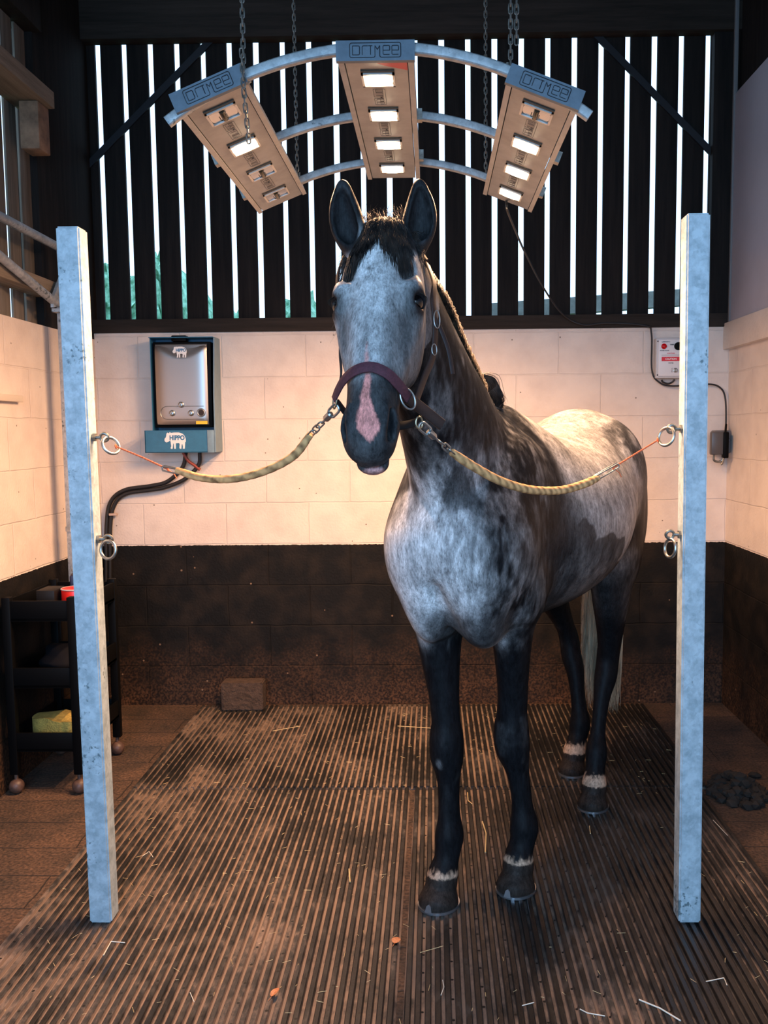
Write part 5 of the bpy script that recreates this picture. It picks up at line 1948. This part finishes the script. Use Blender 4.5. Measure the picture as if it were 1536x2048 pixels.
# short fuzzy tuft on the poll, lit from behind
V, F = [], []
for i in range(420):
    l0 = rg.uniform(-.065, .060)
    b0 = hw(rg.uniform(-.062, -.030), rg.uniform(-.05, .01), l0)
    d = np.array([rg.uniform(-.5, .5), rg.uniform(-.9, .1), rg.uniform(.3, 1.0)])
    d /= np.linalg.norm(d)
    L_ = rg.uniform(.010, .030) if rg.random() < .93 else rg.uniform(.03, .055)
    add_strand(V, F, [b0, b0+d*L_*.5+np.array([0, 0, .002]), b0+d*L_+np.array([rg.uniform(-.006, .006), -.004, -.002])], .0005)
hair_obj('poll_tuft', V, F, hair_brown, horse)
# mane: crest line from poll to withers; hair flops over to the far side
CREST = spline([(-.115, 2.365, 2.0), (-.050, 2.42, 1.945), (.008, 2.46, 1.880), (.045, 2.54, 1.825), (.075, 2.62, 1.762), (.118, 2.72, 1.685), (.150, 2.79, 1.625)], 10)
V, F = [], []
far = Vector((-.93, .36, 0)).normalized()
tb = MB().tube([Vector(p)+Vector((.10, .50, .60))*.010*(1+.25*math.sin(i*1.1)) for i, p in enumerate(CREST)], [(.006+.010*min(1, i/6)*(1+.18*math.sin(i*1.9)))*(1 if i < len(CREST)-5 else .7) for i in range(len(CREST))], 10)
V += [tuple(v) for v in tb.v]
F += [tuple(f) for f in tb.f]
for i in range(3600):
    q = rg.random()*(len(CREST)-1.01)
    j = int(q)
    p = Vector(CREST[j]).lerp(Vector(CREST[j+1]), q-j)
    tan = (Vector(CREST[j+1])-Vector(CREST[j])).normalized()
    upn = (Vector((.25, .62, .74))-tan*Vector((.25, .62, .74)).dot(tan)).normalized()
    p = p-upn*.010+far*rg.uniform(-.012, .012)
    L_ = rg.uniform(.045, .10)
    h = rg.uniform(.016, .036)
    pts = [p-far*.010, p-far*.006+upn*h*.7, p+upn*h*1.05+far*.008+tan*rg.uniform(-.004, .012), p+upn*h*.7+far*.030+tan*.010, p+far*(.050)-upn*L_*.25+Vector((0, 0, -.3*L_))]
    add_strand(V, F, pts, rg.uniform(.0006, .0012))
for i in range(500):
    q = rg.random()*(len(CREST)-1.01)
    j = int(q)
    p = Vector(CREST[j]).lerp(Vector(CREST[j+1]), q-j)
    upn = Vector((.25, .62, .74)).normalized()
    d = (upn+Vector((rg.uniform(-.5, .5), rg.uniform(-.5, .5), rg.uniform(-.5, .5)))).normalized()
    L_ = rg.uniform(.012, .024) if rg.random() < .95 else rg.uniform(.025, .042)
    add_strand(V, F, [p, p+d*L_*.6, p+d*L_+Vector((0, 0, -.003))], .0004)
hair_obj('mane', V, F, hair_brown, horse)
# looped lock at the foot of the mane
V, F = [], []
for i in range(520):
    w = rg.gauss(0, .006)
    w2 = rg.gauss(0, .006)
    a = Vector((.140+w*.5, 2.79, 1.650+w2*.5))
    pts = spline([a, a+Vector((.016, .01, .012+w2*.3)), a+Vector((.040+w2, .03, -.006+w)), a+Vector((.060+w, .05, -.045)), a+Vector((.070+w2, .07, -.085+w))], 3)
    add_strand(V, F, pts, .0010)
hair_obj('mane_lock', V, F, hair_dark, horse)
# tail
V, F = [], []
for i in range(1700):
    a = rg.uniform(0, 6.28)
    rr = math.sqrt(rg.random())
    x0_, y0_ = math.cos(a)*rr, math.sin(a)*rr
    root = L2W((1.305+.015*x0_, .030*y0_, 1.40-.06*rg.random()))
    zend = rg.uniform(.235, .50) if rg.random() < .8 else rg.uniform(.5, .8)
    pts = []
    clump = math.sin(a*3.0)*.2
    for k in range(9):
        t = k/8
        z = root[2]+(zend-root[2])*t
        wdt_ = np.interp(t, [0, .15, .5, .85, 1], [.022, .036, .085, .098, .085])
        s_ = 1.315+np.interp(t, [0, .10, .3, 1], [0, .058, .065, .045])+x0_*.030*(1 if t > .1 else .4)
        tt = y0_*wdt_+.006*math.sin(t*9+a*2)-.010*t+.012*t
        p = L2W((s_, tt, z))
        pts.append(p)
    pts[-1] = pts[-1]+np.array([rg.uniform(-.01, .01), rg.uniform(-.01, .01), 0])
    add_strand(V, F, pts, rg.uniform(.0009, .0018), .3)
hair_obj('tail', V, F, hair_tail, horse)

# ------------------------------------------------------------------ head collar
leather = mat('purple_brown_webbing', (.085, .022, .034), .75, noise=.25, nscale=90, bump=.3, bscale=400)
leather_d = mat('dark_brown_leather', (.028, .014, .012), .55, noise=.2, nscale=60)
black_web = mat('black_webbing', (.008, .008, .009), .7)
brass = mat('dull_brass', (.42, .36, .24), .32, .9)
hc = thing('head_collar', (-.13, 2.15, 1.57), 'purple-brown head collar with metal rings on the horse', 'head collar')
hc_c = Vector((-.13, 2.16, 1.60))
def strap(pts, w, th, m_, name, ups=None, n=8, center=None):
    P = spline(pts, n)
    K = 8
    vs, fs = [], []
    cc = Vector(center) if center is not None else hc_c
    for i, p in enumerate(P):
        t = (P[min(i+1, len(P)-1)]-P[max(i-1, 0)]).normalized()
        out = p-cc
        if ups is not None:
            out = Vector(ups)
        out = (out-t*out.dot(t)).normalized()
        side = t.cross(out).normalized()
        for a, b_ in ((-w, -th), (-w, th), (-w*.9, th*1.4), (w*.9, th*1.4), (w, th), (w, -th), (w*.9, -th*1.4), (-w*.9, -th*1.4)):
            vs.append(p+side*a+out*b_)
    for i in range(len(P)-1):
        for k in range(K):
            l = (k+1) % K
            fs.append((i*K+k, i*K+l, (i+1)*K+l, (i+1)*K+k))
    fs.append(tuple(range(K-1, -1, -1)))
    fs.append(tuple((len(P)-1)*K+k for k in range(K)))
    return MB().add(vs, fs).build(name, m_, hc, angle=60)
strap([Vector(p) for p in NOSE[:8]], .0125, .0016, leather, 'noseband')
strap([Vector(p) for p in NOSE[7:]], .0135, .0030, leather_d, 'leather_tab', center=(-.13, 2.20, 1.60))['label'] = 'dark brown leather tab end'
ck = [Vector(p) for p in CHEEK_R]
strap([Vector((-.012, 2.35, 1.925)), Vector((.004, 2.31, 1.87))]+ck, .0105, .0018, leather_d, 'cheek_strap', ups=(.85, -.5, .1))
strap([Vector((.060, 2.26, 1.80))*0+Vector(p) for p in FLAP], .0060, .0012, leather_d, 'loose_strap_end', ups=(.55, -.85, .1))
strap([Vector(p) for p in CHEEK_L], .0100, .0018, leather_d, 'cheek_strap', ups=(-1, -.15, .0))
strap([(-.225, 2.235, 1.79), (-.236, 2.30, 1.90), (-.20, 2.385, 1.985), (-.12, 2.44, 2.025), (-.05, 2.42, 1.99), (-.012, 2.36, 1.93)], .011, .0018, leather_d, 'crownpiece', center=(-.12, 2.35, 1.90))
strap([Vector(p) for p in CHIN], .0120, .0018, black_web, 'chin_strap', center=(-.13, 2.10, 1.60))['label'] = 'black webbing strap behind the chin'
bk = MB()
bk.ring((.0105, 2.262, 1.775), (.5, -.85, .1), .0085, .0014, 24, ry=.022, xdir=(1, .3, 0))
bk.build('buckle', steel, hc)
bk = MB().ring((.0035, 2.250, 1.700), (.5, -.85, .1), .007, .0013, 20, ry=.014, xdir=(1, .3, 0))
bk.build('buckle', steel, hc)
MB().ring(RINGR[0], (.50, -.86, .1), .0175, .0024, 32, ry=.026, xdir=(.9, .3, .45)).build('side_ring', steel, hc)
MB().ring((-.2315, 2.128, 1.572), (-.85, -.5, .1), .010, .0022, 28, ry=.018, xdir=(0, 1, 0)).build('side_ring', brass, hc)
MB().ring((-.034, 2.158, 1.520), (.5, -.86, 0), .009, .0022, 28, ry=.014, xdir=(1, 0, 0)).build('side_ring', brass, hc)

# ------------------------------------------------------------------ cross ties
def rope_mat():
    mt, nt, b = newmat('taped_rope')
    N, Lk = nt.nodes, nt.links
    tc = N.new('ShaderNodeTexCoord')
    w = N.new('ShaderNodeTexWave')
    w.inputs['Scale'].default_value = 22
    w.inputs['Distortion'].default_value = 2.5
    w.inputs['Detail'].default_value = 3
    w.bands_direction = 'DIAGONAL'
    Lk.new(tc.outputs['Object'], w.inputs['Vector'])
    n = N.new('ShaderNodeTexNoise')
    n.inputs['Scale'].default_value = 45
    n.inputs['Detail'].default_value = 4
    Lk.new(tc.outputs['Object'], n.inputs['Vector'])
    ml = N.new('ShaderNodeMath')
    ml.operation = 'MULTIPLY_ADD'
    Lk.new(w.outputs['Fac'], ml.inputs[0])
    ml.inputs[1].default_value = .35
    Lk.new(n.outputs['Fac'], ml.inputs[2])
    rp = N.new('ShaderNodeValToRGB')
    rp.color_ramp.elements[0].position = .35
    rp.color_ramp.elements[0].color = (.20, .095, .036, 1)
    rp.color_ramp.elements[1].position = .85
    rp.color_ramp.elements[1].color = (.78, .44, .18, 1)
    Lk.new(ml.outputs[0], rp.inputs[0])
    Lk.new(rp.outputs[0], b.inputs['Base Color'])
    b.inputs['Roughness'].default_value = .8
    bp = N.new('ShaderNodeBump')
    bp.inputs['Strength'].default_value = .6
    bp.inputs['Distance'].default_value = .002
    Lk.new(n.outputs['Fac'], bp.inputs['Height'])
    Lk.new(bp.outputs[0], b.inputs['Normal'])
    return mt
rope_m = rope_mat()
def link_ring(mb, c, d, nrm, L_, w, r):
    d = Vector(d).normalized()
    nrm = Vector(nrm)
    nrm = (nrm-d*nrm.dot(d)).normalized()
    s_ = d.cross(nrm)
    c = Vector(c)
    pts = []
    for k in range(24):
        a = 2*math.pi*k/24
        pts.append(c+s_*w*math.cos(a)+d*(math.sin(a)*w+math.copysign(max(L_-w, 0), math.sin(a))*min(1, abs(math.sin(a))*4)))
    mb.tube(pts, r, 8, closed=True)
def tie(rope, hook, tw, snap, label, r):
    t = thing('cross_tie', Vector(rope[len(rope)//2]), label, 'tie rope')
    P = spline(rope, 10)
    rs = [r*(.80+.20*min(1, min(i, len(P)-1-i)/5))*(1+.04*math.sin(i*2.3)) for i in range(len(P))]
    MB().tube(P, rs, 16).build('padded_rope', rope_m, t)
    a, b_ = Vector(hook[0]), Vector(hook[1])
    mb = MB()
    d = (b_-a).normalized()
    link_ring(mb, (a+b_)/2, d, (0, -1, .3), (b_-a).length*.52, .0075, .0024)
    mb.tube([a+Vector((0, -.004, .006)), b_+Vector((0, -.004, .004))], .0022, 8)
    mb.build('carabiner', steel, t)
    tp = [Vector(p) for p in tw]
    mb = MB()
    for q in range(3):
        Pq = []
        N_ = 40
        for i in range(N_+1):
            u = i/N_
            p = tp[0].lerp(tp[1], u*2) if u < .5 else tp[1].lerp(tp[2], u*2-1)
            th = u*38+q*2.09
            Pq.append(p+Vector((0, math.cos(th), math.sin(th)))*.0016)
        mb.tube(Pq, .0014, 6)
    e = tp[2]
    mb.ring(e, (1, 0, .2), .006, .0016, 16)
    mb.ring(tp[0], (1, 0, .4), .0055, .0016, 16)
    mb.tube([tp[0], tp[0]+Vector((.018, 0, -.014)), tp[0]+Vector((.024, .002, -.026))], .0016, 6)
    mb.build('twine', twine, t, angle=60)
    s = [Vector(p) for p in snap]
    d = (s[3]-s[0]).normalized()
    mb = MB()
    L_ = (s[3]-s[0]).length
    link_ring(mb, s[0]+d*.014, d, (0, -1, .2), .018, .0105, .0032)
    mb.tube([s[0]+d*.024, s[0]+d*.028, s[0]+d*.047, s[0]+d*.051], [.005, .0088, .0088, .006], 14)
    mb.tube([s[0]+d*.048, s[0]+d*.066], .0030, 10)
    mb.build('snap_hook', steel, t)
    mb = MB()
    link_ring(mb, s[0]+d*.073, d, (.3, 0, 1), .012, .0072, .0022)
    link_ring(mb, s[0]+d*.091, d, (0, -1, .2), .0125, .0072, .0022)
    link_ring(mb, s[0]+d*.109, d, (.3, 0, 1), .0125, .0072, .0022)
    mb.build('chain_link', steel_dark, t)
    return t
tie(ROPE_L, HOOK_L, TWINE_L, SNAP_L, 'padded tie rope from the left post to the ring of the head collar', .0105)
tie(ROPE_R, HOOK_R, TWINE_R, SNAP_R, 'padded tie rope from the right post across the chest to the head collar', .0115)
